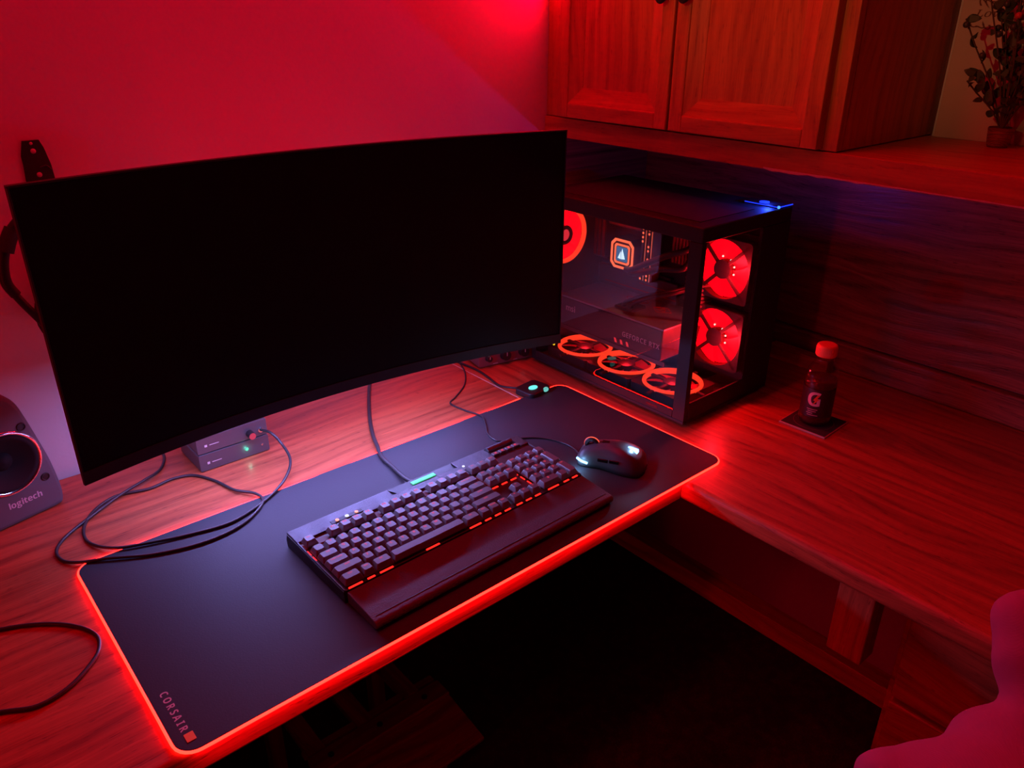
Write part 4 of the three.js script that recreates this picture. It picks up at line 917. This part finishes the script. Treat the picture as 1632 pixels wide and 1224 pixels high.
// ------------------------------------------------------------------ under the desk
{
  const t = thing('slatted_stool', 'low slatted wooden stool standing in the dark under the desk', 'stool', [-0.075, 0, -0.12]);
  const y = 0.25;
  const w = 0.14;
  for (const x of [-0.118, -0.02, 0.083]) mesh('slat', grain(slab(x - 0.0165, x + 0.0165, y - 0.018, y, -0.22, 0.0, 0.003), 'z', x + 1), M.desk, t);
  mesh('cross_rail', grain(slab(-w, w, y - 0.018, y - 0.001, -0.235, -0.205, 0.003), 'x', 0.7), M.desk, t);
  const bt = mesh('cross_rail', grain(slab(-w, w, y - 0.016, y + 0.003, 0.003, 0.045, 0.003), 'x', 0.2), M.desk, t);
  for (const x of [-0.104, -0.004, 0.095]) mesh('bolt', cyl(0.0055, 0.0055, 0.003, 16).translate(x, y + 0.0036, 0.024), M.blackMatte, bt);
  const fb = grain(slab(-w, w, -0.012, 0, 0, 0.11, 0.003), 'x', 0.5); fb.rotateX(0.18); fb.translate(0, y - 0.004, 0.044);
  mesh('front_board', fb, M.desk, t);
  mesh('thin_rail', grain(slab(-w, w, y - 0.016, y - 0.004, -0.022, -0.008, 0.002), 'x', 0.9), M.desk, t);
  for (const [x, z] of [[-w + 0.02, -0.215], [w - 0.02, -0.215], [-w + 0.02, 0.02], [w - 0.02, 0.02]]) mesh('leg', grain(slab(x - 0.015, x + 0.015, 0, y - 0.017, z - 0.015, z + 0.015, 0.003), 'y', x + z), M.desk, t);
}
// ------------------------------------------------------------------ chair with a garment over it
function blob(name, mat, parent, lo, size, n, sdf) {
  const mc = new MarchingCubes(n, mat, false, false, 200000);
  mc.isolation = 0;
  const h = size / 2;
  for (let k = 0; k < n; k++) for (let j = 0; j < n; j++) for (let i = 0; i < n; i++) {
    const f = (q) => ((q - n / 2) / (n / 2)) * h + h;
    mc.field[i + j * n + k * n * n] = -sdf(lo[0] + f(i), lo[1] + f(j), lo[2] + f(k));
  }
  mc.update();
  const c = mc.count, p = new Float32Array(c * 3), nn = new Float32Array(c * 3);
  for (let i = 0; i < c; i++) {
    for (let a = 0; a < 3; a++) { p[i * 3 + a] = mc.positionArray[i * 3 + a] * h + h + lo[a]; nn[i * 3 + a] = mc.normalArray[i * 3 + a]; }
  }
  const g = new THREE.BufferGeometry();
  g.setAttribute('position', new THREE.BufferAttribute(p, 3));
  g.setAttribute('normal', new THREE.BufferAttribute(nn, 3));
  const uv = new Float32Array(c * 2); for (let i = 0; i < c; i++) { uv[i * 2] = p[i * 3] + p[i * 3 + 2]; uv[i * 2 + 1] = p[i * 3 + 1]; }
  g.setAttribute('uv', new THREE.BufferAttribute(uv, 2));
  return mesh(name, g, mat, parent);
}
const capsule = (p, a, b, r0, r1) => {
  const ba = b.map((v, i) => v - a[i]), pa = p.map((v, i) => v - a[i]), L = ba[0] ** 2 + ba[1] ** 2 + ba[2] ** 2;
  const h = Math.min(1, Math.max(0, (pa[0] * ba[0] + pa[1] * ba[1] + pa[2] * ba[2]) / L));
  return Math.hypot(...pa.map((v, i) => v - ba[i] * h)) - (r0 + (r1 - r0) * h);
};
const smin = (a, b, k) => { const h = Math.max(k - Math.abs(a - b), 0) / k; return Math.min(a, b) - h * h * k * 0.25; };
{
  const t = thing('desk_chair', 'dark chair in the corner of the desk, mostly out of the picture', 'chair', [0.17, 0, 0.86]);
  mesh('seat', box(0.32, 0.06, 0.36, 0, 0.45, 0.02, 0.02), M.blackMatte, t);
  mesh('backrest', box(0.27, 0.12, 0.04, 0, 0.54, -0.1, 0.02), M.blackMatte, t);
  for (const [x, z] of [[-0.14, -0.13], [0.14, -0.13], [-0.14, 0.17], [0.14, 0.17]]) mesh('leg', cyl(0.014, 0.012, 0.425, 12).translate(x, 0.2125, z), M.black, t);
}
{
  const wr = lattice(40, 40, 77);
  const cloth = std({ color: lin(0.37, 0.03, 0.1), roughness: 0.95, bumpMap: rep(weave, 8, 8), bumpScale: 0.0006 });
  const m = blob('draped_jacket', cloth, scene, [-0.04, 0.52, 0.56], 0.46, 64, (x, y, z) => {
    const p = [x, y, z];
    let d = capsule(p, [0.118, 0.676, 0.69], [0.188, 0.71, 0.778], 0.05, 0.083);
    d = smin(d, capsule(p, [0.188, 0.71, 0.778], [0.225, 0.73, 0.85], 0.083, 0.1), 0.03);
    d = smin(d, capsule(p, [0.1, 0.7, 0.7], [0.21, 0.79, 0.79], 0.02, 0.03), 0.012);
    d = smin(d, capsule(p, [0.26, 0.85, 0.722], [0.232, 0.79, 0.76], 0.036, 0.042), 0.012);
    return d + 0.016 * (wr(x * 26 + y * 10, z * 20 - y * 16) - 0.5) + 0.002 * Math.sin(x * 70 + y * 60 - z * 40);
  });
  tag(m, 'pinkish red jacket draped over the chair at the lower right', 'jacket');
}
renderer.render(scene, camera);
